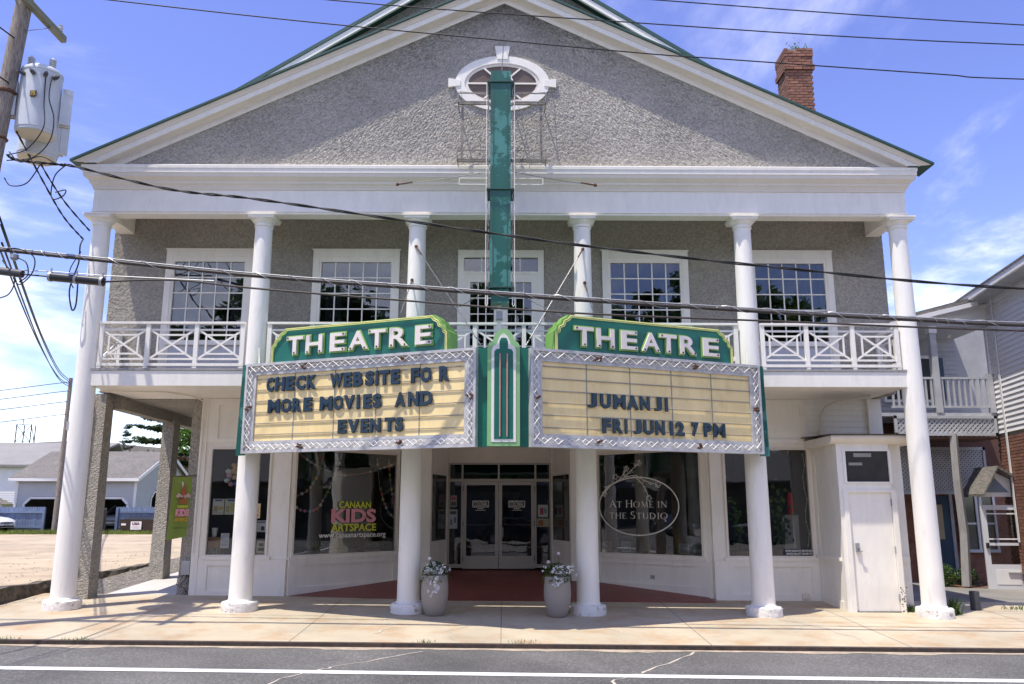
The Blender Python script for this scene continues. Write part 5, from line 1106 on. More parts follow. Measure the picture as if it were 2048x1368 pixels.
MB().prism([(-38.5,2.1),(-36.9,2.75),(-35.3,2.1)], lambda x, z: (x,44.6,z), lambda x, z: (x,46,z)).build('porch_roof', shingle, ho); MB().box(-35.7,-35.5,44.7,44.9,G2,2.1).box(-38.3,-38.1,44.7,44.9,G2,2.1).build('porch_post', sidw, ho)
bk = thing('brick_hall', 'long low brick building with pale parapet beyond the garage', 'building', (-36,60,G2))
MB().box(-50,-27.5,57,70,G2,6.4).build('wall', pm('far_brick', (.22,.085,.06), .9, .15, 2), bk); MB().prism([(-50,6.9),(-37,7.55),(-27.3,6.75),(-27.3,6.15),(-37,6.6),(-50,6.2)], lambda x, z: (x,56.8,z), lambda x, z: (x,70,z)).build('parapet', pm('far_parapet', (.34,.30,.26), .8), bk)
tw = thing('steel_lattice_tower', 'small dark steel lattice frame on the far roofs', 'tower', (-55,80,9)); d_ = pm('steel_dark', (.05,.05,.055), .6)
for a in ((-55.9,80),(-54.2,80),(-55.7,81.2),(-54.4,81.2)): MB().bar((*a,8.0), (*a,11.3), .09, .09).build('leg', d_, tw)
for p, q in (((-55.9,80,9.3),(-54.2,80,11.2)), ((-54.2,80,9.3),(-55.9,80,11.2)), ((-55.9,80,9.3),(-54.2,80,9.3)), ((-55.9,80,10.3),(-54.2,80,10.3)), ((-55.9,80,11.25),(-54.2,80,11.25)), ((-54.4,81.2,9.3),(-54.2,80,11.2)), ((-55.2,80,11.2),(-55.2,80,11.9))): MB().bar(p, q, .06, .06).build('strut', d_, tw)
leaf_y = leafmat('leaf_bright', (.13,.24,.045))
tree('pine_tree', 'tall pine with layered boughs seen through the passage', -23.8, 44, G2, 10.6, 4.6, leaf_c, 31, 'trees beyond the lot', 20000, .15, True)
tree('pine_tree', 'small distant pine tip above the brick building', -32, 55.5, G2, 8.2, 1.5, leaf_c, 32, 'trees beyond the lot', 2200, .12, True)
tree('leafy_tree', 'bright green leafy tree at the right end of passage', -21.2, 43, G2, 7.0, 2.5, leaf_y, 33, 'trees beyond the lot', 5200, .13)
tree('leafy_tree', 'darker leafy tree behind the passage pier', -20.4, 48, G2, 7.5, 2.6, leaf_b, 34, 'trees beyond the lot', 3200, .13)
tree('leafy_tree', 'leafy tree close behind the shop side wall', -15.6, 36, G2, 6.5, 2.6, leaf_y, 35, 'trees beyond the lot', 3500, .12)
# grass
def grassblades(name, n, area, zf, hgt, seed, label, mat=leaf_a):
    random.seed(seed); m = MB()
    for _ in range(n):
        x, y = area(); z = zf(x, y); a = random.uniform(0, pi); w = hgt*.10; h = hgt*random.uniform(.4,1.2); l = Vector((random.gauss(0,.3), random.gauss(0,.3), 1))*h; d = Vector((cos(a)*w, sin(a)*w, 0)); p = Vector((x,y,z))
        m.add([p-d, p+d, p+l], [(0,1,2)])
    o = m.build(name, mat, recalc=False); return tag(o, label, 'grass', kind='stuff')
grassblades('verge_grass', 16000, lambda: (random.uniform(-33,-12), random.uniform(28.6,31.1)), lambda x, y: LZ(x, min(y, 30.4))-.02, .22, 41, 'strip of grass between gravel lot and blue fence', leafmat('grass_yellow_green', (.19,.24,.05)))
def tuft(x, y, n, r, h, seed, label, z=None): grassblades('weed_tuft', n, lambda: (x+random.gauss(0,r), y+random.gauss(0,r*.6)), lambda a, b: (GZ(a, b) if z is None else z)-.01, h, seed, label)
tuft(7.15,.55,170,.10,.12,51,'weed tuft growing between side door and last column'); tuft(7.75,.25,120,.07,.28,52,'tall weed behind the last column base'); tuft(-6.95,CURB_Y-.02,60,.12,.06,53,'small weeds at left end of curb'); tuft(-5.9,CURB_Y-.02,60,.12,.06,54,'small weeds along the curb near first column'); tuft(-1.1,CURB_Y+.05,40,.06,.06,55,'small weed at the curb left of centre'); tuft(.25,CURB_Y+.1,60,.10,.05,56,'dry weed at the curb in the middle'); tuft(9.3,.9,90,.15,.08,57,'weeds at sidewalk edge beside the bollard'); tuft(-7.35,.35,50,.08,.05,58,'weeds at foot of the near stucco pier')
random.seed(43); sm = MB()
for _ in range(900):
    if random.random() < .55: x, y = random.uniform(-8.7,-7.75), random.uniform(.3,9); z = GZ(x, y)-.012
    else: x, y = -9.0-abs(random.gauss(0,2.5)), random.uniform(.4,14); z = LZ(x, y)
    s_ = random.uniform(.012,.04); d = [Vector((random.uniform(.5,1)*s_*cos(2*pi*k/5), random.uniform(.5,1)*s_*sin(2*pi*k/5), 0)) for k in range(5)]; c = Vector((x,y,z)); sm.add([c+k for k in d]+[c+Vector((0,0,s_*.8))], [(k,(k+1)%5,5) for k in range(5)])
tag(sm.build('loose_stones', pm('stone_pale', (.36,.32,.27), .9, .3, 5), recalc=False), 'loose stones scattered on the gravel beside the low wall', 'stones', kind='stuff')
# green banner
BN = thing('banner', 'green art banner on a short pole in the passage', 'banner', (-6.08,1.45,2.35)); bg_ = pm('banner_green', (.24,.33,.06), .8, .1, 3)
MB().tube([(-5.98,1.64,2.36),(-6.34,1.28,2.33)], .012, 6).build('pole', rust, BN)
FB = Frame((-6.30,1.24), (-6.04,1.58)); m = MB()
rows = [[FB.p(.01+.40*i/6-.10*(1-t)*.35, 1.18+1.15*t-.05*(i/6-.5)*(1-t)*-1, .02*sin(i*1.1+t*3)*(1-t)) for i in range(7)] for t in [k/8 for k in range(9)]]
m.sweep(rows); cl = m.build('cloth', bg_, BN, recalc=False, smooth='full')
vinyl(FB, 'CANAAN', .13, .35, 1.745, 1.80, vlime, cl, .04, .025); vinyl(FB, 'KIDS', .10, .38, 1.585, 1.73, vpink, cl, .07, .025); vinyl(FB, 'ARTSPACE', .09, .37, 1.495, 1.565, pm('vinyl_orange', (.70,.42,.05), .6), cl, .04, .025); vinyl(FB, 'www.canaanartspace.org', .06, .34, 1.36, 1.385, vblack, cl, .01, .025)
def flat(pts, mat, nm='print'): MB().prism(pts, lambda u, z: FB.p(u, z, .022), lambda u, z: FB.p(u, z, .026)).build(nm, mat, cl)
flat([(.15,1.82),(.33,1.82),(.33,1.95),(.15,1.95)], pm('box_brown', (.36,.15,.05), .7)); flat([(.08,1.96),(.19,1.90),(.24,1.97),(.14,2.03)], pm('flap_tan', (.62,.45,.36), .7)); flat([(.40,1.96),(.29,1.90),(.24,1.97),(.34,2.03)], MATS['flap_tan']); flat([(.19,1.98),(.30,1.98),(.28,2.12),(.24,2.20),(.20,2.10)], pm('print_red', (.45,.12,.05), .7)); flat([(.21,2.12),(.23,2.22),(.19,2.24)], vwhite)
# ================================================================== right neighbour
NB = thing('neighbour_house', 'brick and white clapboard house with two storey porch at right', 'house', (11,6,0))
brw = pm('nb_brick', (.25,.115,.075), .9, .3, 8, bump=.5, bs=60, bd=.006, rnd=.25); greyw = pm('porch_grey', (.44,.45,.47), .7, .15, 3); bluep = pm('door_blue', (.035,.075,.12), .6, .1); sdw = pm('nb_siding', (.80,.795,.78), .6, .06, 2)
WF = Frame((11.85,5.1), (11.25,1.6)); WF.n = -WF.n if WF.n.x > 0 else WF.n
def wbox(mb, u0, u1, z0, z1, n0, n1): c = [WF.p(u, z, n) for n in (n0, n1) for u, z in ((u0,z0),(u1,z0),(u1,z1),(u0,z1))]; return mb.add(c, [(0,1,2,3),(7,6,5,4),(0,4,5,1),(1,5,6,2),(2,6,7,3),(3,7,4,0)])
core = MB(); wbox(core, 0, 3.5, -.2, 3.5, 0, -.2); core.build('brick_wall', mortar, NB)
up = MB(); wbox(up, 0, 3.5, 3.5, 7.2, 0, -.2); wl_ = up.build('clapboard_wall', sdw, NB)
z = 3.5
while z < 7.0:
    m = MB(); m.add([WF.p(0,z,.03), WF.p(3.5,z,.03), WF.p(3.5,z+.125,.004), WF.p(0,z+.125,.004), WF.p(0,z,.0), WF.p(3.5,z,.0)], [(0,1,2,3),(0,4,5,1)]); m.build('clapboard', sdw, wl_, recalc=False); z += .12
bw_ = core and NB.children[0]
bm_ = MB().box(-.10,.10,-.012,.03,-.029,.029).mesh('brick', brw); ang = math.atan2(WF.u.y, WF.u.x)
k = 0; z = .0
while z < 3.45:
    u = .1+(.108 if k % 2 else 0)
    while u < 1.75:
        if not (z < 2.0 and u < .02): 
            o = obj('brick', bm_, None, WF.p(u, z, .002), (0,0,ang)); o.parent = bw_
        u += .216
    z += .0735; k += 1
m = MB(); wbox(m, -.02, .09, 3.5, 7.0, .045, .0); m.build('corner_board', sdw, NB)
m = MB(); wbox(m, .55, .63, 1.0, 7.0, .05, .031); m.build('downpipe', sdw, NB)
# eaves over that wall and the porch roof
m = MB(); wbox(m, -.35, 3.6, 6.72, 6.80, .40, -.2); m.build('eave_soffit', greyw, NB); m = MB(); wbox(m, -.4, 3.6, 6.74, 6.90, .47, .40); m.build('gutter', sdw, NB)
m = MB(); m.add([WF.p(-.42,6.88,.49), WF.p(3.6,6.88,.49), WF.p(3.6,8.6,-2.2), WF.p(-.42,8.6,-2.2), WF.p(-.42,6.92,.49), WF.p(3.6,6.92,.49), WF.p(3.6,8.64,-2.2), WF.p(-.42,8.64,-2.2)], [(0,1,2,3),(4,5,6,7),(0,1,5,4),(0,3,7,4)]); m.build('main_roof', shingle, NB)
MB().prism([(9.2,6.12),(11.35,6.70),(11.35,6.80),(9.2,6.22)], lambda x, z: (x,4.75,z), lambda x, z: (x,7.0,z)).build('porch_roof', shingle, NB)
MB().prism([(9.2,6.03),(11.5,6.60),(11.5,6.71),(9.2,6.14)], lambda x, z: (x,4.70,z), lambda x, z: (x,4.748,z)).build('rake_board', sdw, NB)
MB().prism([(9.6,6.16),(11.3,6.30),(11.85,6.30),(11.85,6.7),(11.4,6.6),(9.6,6.18)], lambda x, z: (x,4.93,z), lambda x, z: (x,5.0,z)).build('gable_panel', sdw, NB)
MB().box(9.3,11.85,4.92,5.05,6.12,6.25).build('porch_beam', greyw, NB); MB().box(9.3,11.85,5.05,6.6,6.14,6.18).build('porch_ceiling', greyw, NB)
MB().box(9.0,14,6.55,6.75,4.0,6.6).build('porch_back_wall', greyw, NB); MB().box(9.0,11.8,4.95,6.55,3.92,4.0).build('porch_floor', greyw, NB)
b_ = MB(); boards(b_, lambda s, z, n: (s, 6.55+n, z), 9.0, 11.85, 4.0, 6.1, [], .12); b_.build('porch_siding', greyw, NB, kind='stuff')
MB().box(10.35,10.5,4.9,5.05,4.0,6.12).build('porch_post', greyw, NB); MB().box(10.33,10.52,4.88,5.07,5.95,6.12).build('post_cap', sdw, NB); MB().box(11.66,11.78,4.9,5.02,4.0,4.95).build('porch_post', greyw, NB)
for z in (4.82, 4.12): MB().box(9.3,11.7,4.94,5.0,z,z+.05).build('porch_rail', greyw, NB)
x = 9.35
pb = MB().box(-.022,.022,-.02,.02,0,.66).mesh('baluster', greyw)
while x < 11.65: obj('baluster', pb, NB, (x,4.97,4.17)); x += .135
def lattice(x0, x1, z0, z1, y, step, nm):
    f = MB().box(x0,x1,y-.03,y+.02,z1-.07,z1).box(x0,x1,y-.03,y+.02,z0,z0+.07).box(x0,x0+.06,y-.03,y+.02,z0,z1).box(x1-.06,x1,y-.03,y+.02,z0,z1); p = f.build(nm, greyw, NB); h = z1-z0
    m = MB(); s = x0-h
    while s < x1:
        for d, yy in ((1,0), (-1,.012)):
            a0 = (s, z0) if d == 1 else (s, z1); b0 = (s+h, z1) if d == 1 else (s+h, z0)
            ta = max(0, (x0-a0[0])/h); tb = min(1, (x1-a0[0])/h)
            if tb-ta > .02: m.bar((a0[0]+h*ta, y+yy, a0[1]+(b0[1]-a0[1])*ta), (a0[0]+h*tb, y+yy, a0[1]+(b0[1]-a0[1])*tb), .008, step*.42, side=(0,1,0))
        s += step
    m.build('lattice_slat', greyw, p, kind='stuff')
lattice(9.3, 11.75, 3.45, 3.93, 4.93, .115, 'porch_skirt'); lattice(9.6, 11.95, 2.1, 3.25, 5.9, .10, 'lattice_screen')
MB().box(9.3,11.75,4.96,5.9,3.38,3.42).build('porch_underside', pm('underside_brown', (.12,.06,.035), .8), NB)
lp_ = MB(); lp_.tube([(10.62,4.92,.0),(10.70,4.93,1.2),(10.66,4.92,2.4),(10.70,4.95,3.5)], .1, 4, rads=[.115,.11,.105,.10]); lp_.build('porch_post', wood_grey, NB)
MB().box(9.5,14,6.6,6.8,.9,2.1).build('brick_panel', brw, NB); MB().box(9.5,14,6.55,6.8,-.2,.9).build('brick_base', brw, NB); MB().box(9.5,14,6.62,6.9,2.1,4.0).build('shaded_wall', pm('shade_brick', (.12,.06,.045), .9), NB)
MB().box(10.55,11.25,6.50,6.55,.15,2.05).build('blue_door', bluep, NB); MB().box(10.75,11.05,6.47,6.499,1.0,1.85).build('door_light', pm('door_light', (.45,.38,.24), .4), NB)
MB().box(10.45,10.55,6.48,6.56,.1,2.15).box(11.25,11.33,6.48,6.56,.1,2.15).build('door_casing', greyw, NB)
for x0, x1 in ((11.45,11.95), (12.0,12.4)):
    f = MB().box(x0,x0+.06,6.46,6.55,.75,2.05).box(x1-.06,x1,6.46,6.55,.75,2.05).box(x0,x1,6.46,6.55,2.05,2.12).box(x0,x1,6.44,6.55,.68,.75).box(x0+.06,x1-.06,6.47,6.53,1.36,1.41).build('porch_window', sdw, NB); MB().box(x0+.06,x1-.06,6.50,6.52,.75,2.05).build('pane', pm('nb_glass', (.05,.055,.06), .08, spec=.7), f)
for x0, x1, nm in ((10.72,11.2,'window'), (9.9,10.3,'window')):
    f = MB().box(x0-.07,x1+.07,6.46,6.53,4.45,4.52).box(x0-.07,x1+.07,6.46,6.53,5.6,5.68).box(x0-.07,x0,6.46,6.53,4.52,5.6).box(x1,x1+.07,6.46,6.53,4.52,5.6).build(nm, sdw, NB); MB().box(x0,x1,6.49,6.51,4.52,5.6).build('pane', MATS['nb_glass'], f); MB().box(x1+.08,x1+.26,6.47,6.53,4.5,5.62).build('shutter', bluep, f)
MB().lathe([(.0,0),(.04,.02),(.05,.06),(.03,.1),(.02,.12)], 11.15, 5.5, 10, 5.95).build('porch_light', sgn, NB)
# storm door, standing open, with its little hood
SD = Frame((11.02,4.75), (11.92,4.62)); m = MB(); w_ = SD.len
for c in ((0,.12,-.06,1.83),(w_-.12,w_,-.06,1.83),(.12,w_-.12,1.72,1.83),(.12,w_-.12,.92,.98),(.12,w_-.12,-.06,.50)): SD.box(m, *c, .02, -.02)
stm = m.build('storm_door', pm('storm_white', (.66,.67,.70), .5, .05), NB)
for c in ((.12,w_-.12,.98,1.72), (.12,w_-.12,.50,.92)):
    q = MB(); SD.box(q, *c, -.004, -.008); q.build('pane', glass, stm)
for c in ((.12,w_-.12,1.62,1.65), (.12,w_-.12,1.05,1.08)): q = MB(); SD.box(q, *c, .015, .0); q.build('screen_bar', sdw, stm)
q = MB(); SD.box(q, .2, w_-.2, .06, .38, .028, .0205); q.build('kick_panel', sdw, stm); q = MB(); SD.box(q, .04, .10, .86, .98, .06, .02); q.build('handle', black, stm); q = MB(); SD.box(q, .45, w_, .30, .33, .06, .03); q.build('closer', grey, stm)
MB().prism([(11.05,2.02),(12.35,2.02),(12.35,2.14),(11.36,2.62),(11.05,2.10)], lambda x, z: (x,4.72,z), lambda x, z: (x,4.78,z)).build('hood_panel', sdw, NB); MB().prism([(11.14,2.12),(11.72,2.12),(11.38,2.50)], lambda x, z: (x,4.712,z), lambda x, z: (x,4.7195,z)).build('hood_infill', pm('hood_blue', (.20,.26,.33), .6), NB)
for a, b in (((10.98,2.02),(11.38,2.66)), ((11.38,2.66),(12.4,2.06))): MB().prism([(a[0],a[1]),(b[0],b[1]),(b[0],b[1]+.06),(a[0],a[1]+.06)], lambda x, z: (x,4.45,z), lambda x, z: (x,5.4,z)).build('hood_roof', shingle, NB)
MB().box(11.0,12.6,4.6,5.6,-.2,-.075).build('door_step', pm('step_grey', (.30,.29,.28), .9), NB)
bo = thing('bollard', 'short dark steel bollard on the alley right of last column', 'bollard', (8.47,.75,GZ(8.47,.75)))
MB().lathe([(.085,-.05),(.085,.31),(.078,.325)], 8.47, .75, 16, GZ(8.47,.75)).build('post', pm('bollard_dark', (.045,.045,.05), .6, .3, 6), bo, smooth=True); MB().lathe([(.01,.318),(.076,.318),(.076,.326),(.01,.33)], 8.47, .75, 16, GZ(8.47,.75)).build('cap', MATS['bollard_dark'], bo)
def bush(x, y, z, r, label, seed, mat):
    random.seed(seed); t = thing('bush', label, 'bush', (x,y,z), 'bushes by the neighbour house'); m = MB(); leaves(m, (x,y,z+r*.75), r, 900, .035, .85); m.build('foliage', mat, t, recalc=False); s = MB()
    for k in range(6): s.tube([(x,y,z), (x+random.uniform(-r,r)*.6, y+random.uniform(-r,r)*.6, z+r*1.1)], .008, 4)
    s.build('stem', wood_pole, t)
bush(10.3,5.3,-.05,.34,'leafy bush left of the weathered porch post',61,leaf_a); bush(11.0,5.6,-.05,.28,'small dark bush right of the weathered porch post',62,leaf_b)
sheet('mulch_bed', [(9.9,4.9),(11.9,4.7),(12.3,6.5),(9.9,6.5)], lambda x, y: -.03, pm('mulch', (.16,.09,.05), .95, .3, 8, bump=1, bs=40, bd=.03), .1)
# ================================================================== things in the shop windows
def sheetof(fr, u0, u1, z0, z1, col, label, parts=(), n=-.045, name='poster', cat='poster', group='posters in the shop windows'):
    t = thing(name, label, cat, fr.p((u0+u1)/2, z0, n), group); m = MB(); fr.box(m, u0, u1, z0, z1, n+.002, n-.003); m.build('paper', pm('paper_%02d%02d%02d' % tuple(int(c*99) for c in col), col, .8, .08, 12), t)
    for a, b, c, d, cc in parts:
        m = MB(); fr.box(m, u0+(u1-u0)*a, u0+(u1-u0)*b, z0+(z1-z0)*c, z0+(z1-z0)*d, n+.005, n+.003); m.build('print', pm('ink_%02d%02d%02d' % tuple(int(k*99) for k in cc), cc, .8, .2, 30), t)
cr_ = (.62,.58,.48); wh_ = (.66,.67,.70); lines = lambda cc: tuple((.1,.9,.12+.1*k,.15+.1*k,cc) for k in range(5))
sheetof(FL, .30, .52, 1.62, 1.92, cr_, 'cream flyer, left of a pair, in the leftmost shop window', ((.2,.8,.85,.95,(.1,.12,.3)),(.1,.45,.2,.55,(.4,.35,.2)),(.5,.9,.3,.5,(.5,.4,.15)))+lines((.35,.33,.3))[:1]); sheetof(FL, .535, .74, 1.62, 1.92, (.60,.58,.46), 'cream flyer, right of a pair, beside the second column', ((.2,.9,.85,.95,(.1,.12,.3)),(.1,.45,.15,.55,(.42,.4,.2)),(.55,.9,.2,.7,(.6,.5,.15))))
sheetof(FL, .50, .66, .99, 1.27, wh_, 'narrow white leaflet low in the leftmost shop window', lines((.15,.17,.25))); sheetof(FL, 1.10, 1.25, 1.55, 1.83, (.62,.48,.26), 'tan poster right of the second column', ((.1,.8,.1,.3,(.45,.2,.08)),(.3,.8,.45,.8,(.6,.4,.2))), n=.04); sheetof(FL, 1.14, 1.36, 1.29, 1.51, wh_, 'white notice with dark picture right of second column', ((.55,.85,.15,.5,(.08,.07,.07)),(.1,.9,.8,.9,(.15,.2,.35)),(.1,.5,.3,.34,(.3,.3,.35)),(.1,.5,.5,.54,(.3,.3,.35)))); sheetof(FL, 1.19, 1.38, .89, 1.13, (.46,.44,.36), 'framed floral print low by the second column', ((.1,.9,.1,.9,(.55,.50,.42)),(.3,.7,.55,.8,(.5,.25,.25)),(.2,.8,.2,.45,(.3,.32,.25))))
for u0, u1, lb in ((.12,.34,'leftmost'), (.60,.82,'middle'), (1.93,2.28,'rightmost')): sheetof(AR, u0, u1, .86, 1.06, (.30,.31,.30), lb+' of three small framed cards low in the studio window', ((.06,.94,.06,.94,(.14,.145,.14)),(.25,.75,.55,.62,(.5,.5,.5)),(.3,.7,.4,.45,(.5,.5,.5))), name='framed_card', cat='card', group='framed cards in the studio window')
DP = Frame((-1.33,4.77), (1.10,4.77))
sheetof(DP, .05, .24, 1.29, 1.72, (.50,.52,.56), 'white poster low in the left sidelight', ((.1,.9,.75,.92,(.12,.12,.14)),(.15,.4,.2,.5,(.2,.2,.3)),(.6,.85,.3,.6,(.12,.2,.35))), n=.0); sheetof(DP, .08, .22, 1.78, 2.04, (.42,.36,.38), 'faded pink poster high in the left sidelight', ((.1,.9,.6,.9,(.45,.12,.18)),(.1,.9,.1,.45,(.12,.11,.12))), n=.0); sheetof(DP, 2.10, 2.33, 1.55, 1.83, (.50,.52,.50), 'white poster with red picture in right sidelight', ((.2,.55,.2,.75,(.4,.08,.12)),(.6,.85,.3,.7,(.15,.3,.25))), n=.0); sheetof(DP, 2.08, 2.36, 1.33, 1.52, (.40,.36,.26), 'small tan card below the red poster in right sidelight', ((.1,.5,.15,.8,(.3,.12,.05)),), n=.0)
kb = thing('card_reader', 'small black card reader on the wall right of doors', 'card reader', (1.20,4.4,1.6)); rfm = Frame((1.09,4.8),(1.44,3.43)); m = MB(); rfm.box(m, .22, .34, 1.60, 1.78, .04, .021); m.build('case', black, kb); m = MB(); rfm.box(m, .245, .315, 1.70, 1.76, .043, .0402); m.build('screen', pm('reader_screen', (.05,.05,.06), .2), kb)
# paper garlands behind the art space window
cols = [(.62,.16,.12),(.66,.62,.58),(.22,.42,.12),(.62,.5,.10),(.10,.22,.45),(.62,.34,.12),(.62,.30,.36),(.66,.64,.58)]
gm = [pm('paper_bead_%d' % i, c, .8, .1) for i, c in enumerate(cols)]
def garland(pts, label, step=.085, r=.033, square=False, seed=0):
    random.seed(seed); t = thing('paper_garland', label, 'garland', AL.p(pts[0][0], pts[0][1], -.07), 'paper garlands in the art window'); P = smooth([AL.p(u, z, -.07) for u, z in pts], 10); MB().tube(P, .004, 4).build('string', sgn, t)
    acc = 0
    for i in range(1, len(P)):
        acc += (P[i]-P[i-1]).length
        if acc > step:
            acc = 0
            if random.random() < .15: continue
            mm = random.choice([gm[0], gm[1], gm[5], gm[7]] if square else gm); q = P[i]
            if square: d = (P[i]-P[i-1]).normalized(); MB().bar(q-d*.03, q+d*.03, .012, .045, side=AL.n).build('bead', mm, t)
            else: MB().add([q+AL.u*r*cos(2*pi*k/10)+Vector((0,0,r*sin(2*pi*k/10)))+AL.n*e for e in (.004,-.004) for k in range(10)], [tuple(range(10)), tuple(range(19,9,-1))]+[(k,(k+1)%10,10+(k+1)%10,10+k) for k in range(10)]).build('bead', mm, t)
garland([(.12,2.86),(.5,2.62),(1.1,2.42),(1.7,2.46),(2.3,2.62),(2.62,2.72)], 'red and white chain garland draped across the art window', square=True, seed=1); garland([(.75,2.85),(.62,2.4),(.42,2.1),(.10,1.95)], 'beaded garland falling from upper left of art window', seed=2); garland([(1.18,2.85),(1.02,2.4),(.80,1.95),(.62,1.72),(.3,1.70),(.05,1.85)], 'long beaded garland swinging low across art window', seed=3)
garland([(.06,2.7),(.10,2.1),(.06,1.8),(.05,1.25)], 'straight beaded garland at left edge of art window', seed=4); garland([(2.36,2.80),(2.42,2.3),(2.50,1.95),(2.56,1.7)], 'beaded garland down the right side of art window', seed=5); garland([(2.05,2.80),(2.15,2.2),(2.35,1.72),(2.55,1.55)], 'loose beaded garland right of the painted name', seed=6)
bl = thing('balloon_bunch', 'bunch of orange, pink and blue paper flowers by second column', 'decoration', FL.p(.62,2.25,-.1))
random.seed(8)
for k, (du, dz, c) in enumerate(((0,.3,gm[5]),(.06,.36,gm[3]),(-.05,.22,gm[6]),(.05,.18,gm[5]),(-.08,.3,gm[7]),(.09,.06,gm[4]),(-.02,.05,gm[6]),(.10,.28,gm[3]),(-.09,.12,gm[7]),(.02,.42,gm[5]))): q = FL.p(.62+du, 2.15+dz, -.12+.02*(k % 3)); MB().lathe([(.01,-.05),(.045,-.03),(.058,0),(.045,.03),(.01,.05)], q.x, q.y, 12, q.z).build('flower', c, bl, smooth=True)
# goods on the sill of the left window
ck = thing('paper_cup', 'white paper cup standing on box in leftmost window', 'cup', FL.p(.32,1.22,-.2)); q = FL.p(.32,0,-.2); MB().lathe([(.045,0),(.06,.16),(.055,.165)], q.x, q.y, 16, 1.20).build('cup', petal, ck, smooth=True); MB().lathe([(.061,.15),(.065,.158),(.061,.166)], q.x, q.y, 16, 1.20).build('rim', petal, ck)
bxx = thing('craft_box', 'brown cardboard craft box in lower left of leftmost window', 'box', FL.p(.34,.72,-.22)); m = MB(); FL.box(m, .22, .48, .72, 1.19, -.12, -.34); m.build('carton', pm('cardboard', (.30,.16,.07), .8, .15), bxx); m = MB(); FL.box(m, .26, .46, .75, 1.0, -.112, -.119); m.build('printed_panel', pm('collage', (.35,.33,.25), .7, .8, 30, col2=(.05,.08,.06), lo=.45, hi=.5), bxx)
# plants inside the studio windows
def houseplant(p, h, r, label, seed, n=60, sz=.075, mat=leaf_b):
    random.seed(seed); t = thing('potted_plant', label, 'plant', p, 'plants inside the shop windows'); x, y, z = p; MB().lathe([(.09,0),(.12,.2),(.11,.2)], x, y, 14, z).build('pot', rust, t, smooth=True); s = MB()
    for k in range(6):
        e = Vector((x+random.uniform(-r,r), y+random.uniform(-r,r)*.2, z+h*random.uniform(.6,1))); P = smooth([Vector((x,y,z+.18)), Vector((x,y,z+.2)).lerp(e,.5)+Vector((random.uniform(-.1,.1),0,.1)), e], 6); s.tube(P, .006, 4)
        for q in P[3:]:
            for _ in range(max(1, n//60)):
                c = q+Vector((random.gauss(0,.07), random.gauss(0,.03), random.gauss(0,.06))); a = Vector((random.gauss(0,1), random.gauss(0,.5), random.gauss(-.3,.6))).normalized()*sz*random.uniform(.6,1.2); b = a.cross(Vector((random.gauss(0,.3), 1, random.gauss(0,.3)))).normalized()*sz*.5; MB().add([c, c+a*.4+b, c+a*1.3, c+a*.4-b], [(0,1,2,3)]).build('leaf', random.choice([leaf_y, leaf_a, mat]), t, recalc=False)
    s.build('stem', leaf_b, t)
houseplant((5.45,1.84,.74), 1.6, .40, 'tall leafy vine in a pot inside the rightmost shop window', 71, 120, .085); houseplant((4.62,1.84,.74), 1.2, .18, 'slender leafy plant left of the fifth column', 72, 60, .07)
for k, (u, lb) in enumerate(((.95,'tuft of dried grass left in the studio window'), (1.75,'tuft of dried grass right in the studio window'))):
    t = thing('dried_grass', lb, 'plant', AR.p(u,.75,-.4), 'dried grass in studio window'); random.seed(80+k); m = MB(); q = AR.p(u,.75,-.4)
    for _ in range(50): d = Vector((random.gauss(0,.09), random.gauss(0,.05), random.uniform(.45,.75))); m.add([q+Vector((-.004,0,0)), q+Vector((.004,0,0)), q+d], [(0,1,2)])
    m.build('blades', pm('dry_grass', (.30,.20,.06), .8), t, recalc=False); MB().lathe([(.05,-.03),(.07,.12),(.06,.12)], q.x, q.y, 12, q.z).build('pot', rust, t)
ex = thing('fire_extinguisher', 'red fire extinguisher hanging in the rightmost shop window', 'extinguisher', (5.78,2.3,1.62)); MB().lathe([(.01,0),(.06,.02),(.065,.06),(.065,.36),(.04,.42),(.02,.45)], 5.78, 2.3, 16, 1.62).build('cylinder', pm('red_paint', (.55,.02,.02), .35), ex, smooth=True); MB().box(5.74,5.82,2.28,2.32,2.07,2.13).build('valve', black, ex)
part(MB().box(5.62,5.95,2.36,2.4,.72,1.62), 'inner_panel', pm('inner_panel', (.5,.5,.48), .7))
fl_ = thing('string_lights', 'white string lights round the rightmost shop window', 'lights', (4.3,1.75,.9)); P = [(4.30,1.74,2.84),(4.30,1.74,.9)]; m = MB(); mw = MB()
seq = [(4.32+.04*sin(i), 1.76, 2.8-.22*i) for i in range(9)]+[(5.90+.03*sin(i*2), 1.76, 2.8-.22*i) for i in range(9)]+[(4.5+.28*i, 1.76, 2.84) for i in range(5)]
for q in seq: MB().lathe([(.004,-.012),(.013,0),(.004,.014)], q[0], q[1], 6, q[2]).build('bulb', petal, fl_)
mw.tube(seq[:9], .003, 4).tube(seq[9:18], .003, 4); mw.build('wire', sgn, fl_)
# flower boxes low in the art window
for k, u in enumerate((.95, 2.15)):
    t = thing('flower_box', ('paper wrapped bouquet' if k == 0 else 'green and white bouquet')+' low in the art window', 'bouquet', AL.p(u,.75,-.4)); random.seed(90+k); m = MB(); c = AL.p(u,.98,-.4)
    for _ in range(200): 
        p = c+AL.u*random.gauss(0,.16)+Vector((0,0,random.gauss(0,.06)))+AL.n*random.gauss(0,.05); a = Vector((random.gauss(0,1), random.gauss(0,1), random.gauss(0,1))).normalized()*.03; b = a.orthogonal().normalized()*.015; m.quad(p-a, p-b, p+a, p+b)
    m.build('foliage', leaf_a, t, recalc=False); b = MB(); AL.box(b, u-.2, u+.2, .72, .90, -.28, -.5); b.build('wrapping', pm('kraft', (.36,.24,.18), .8), t)
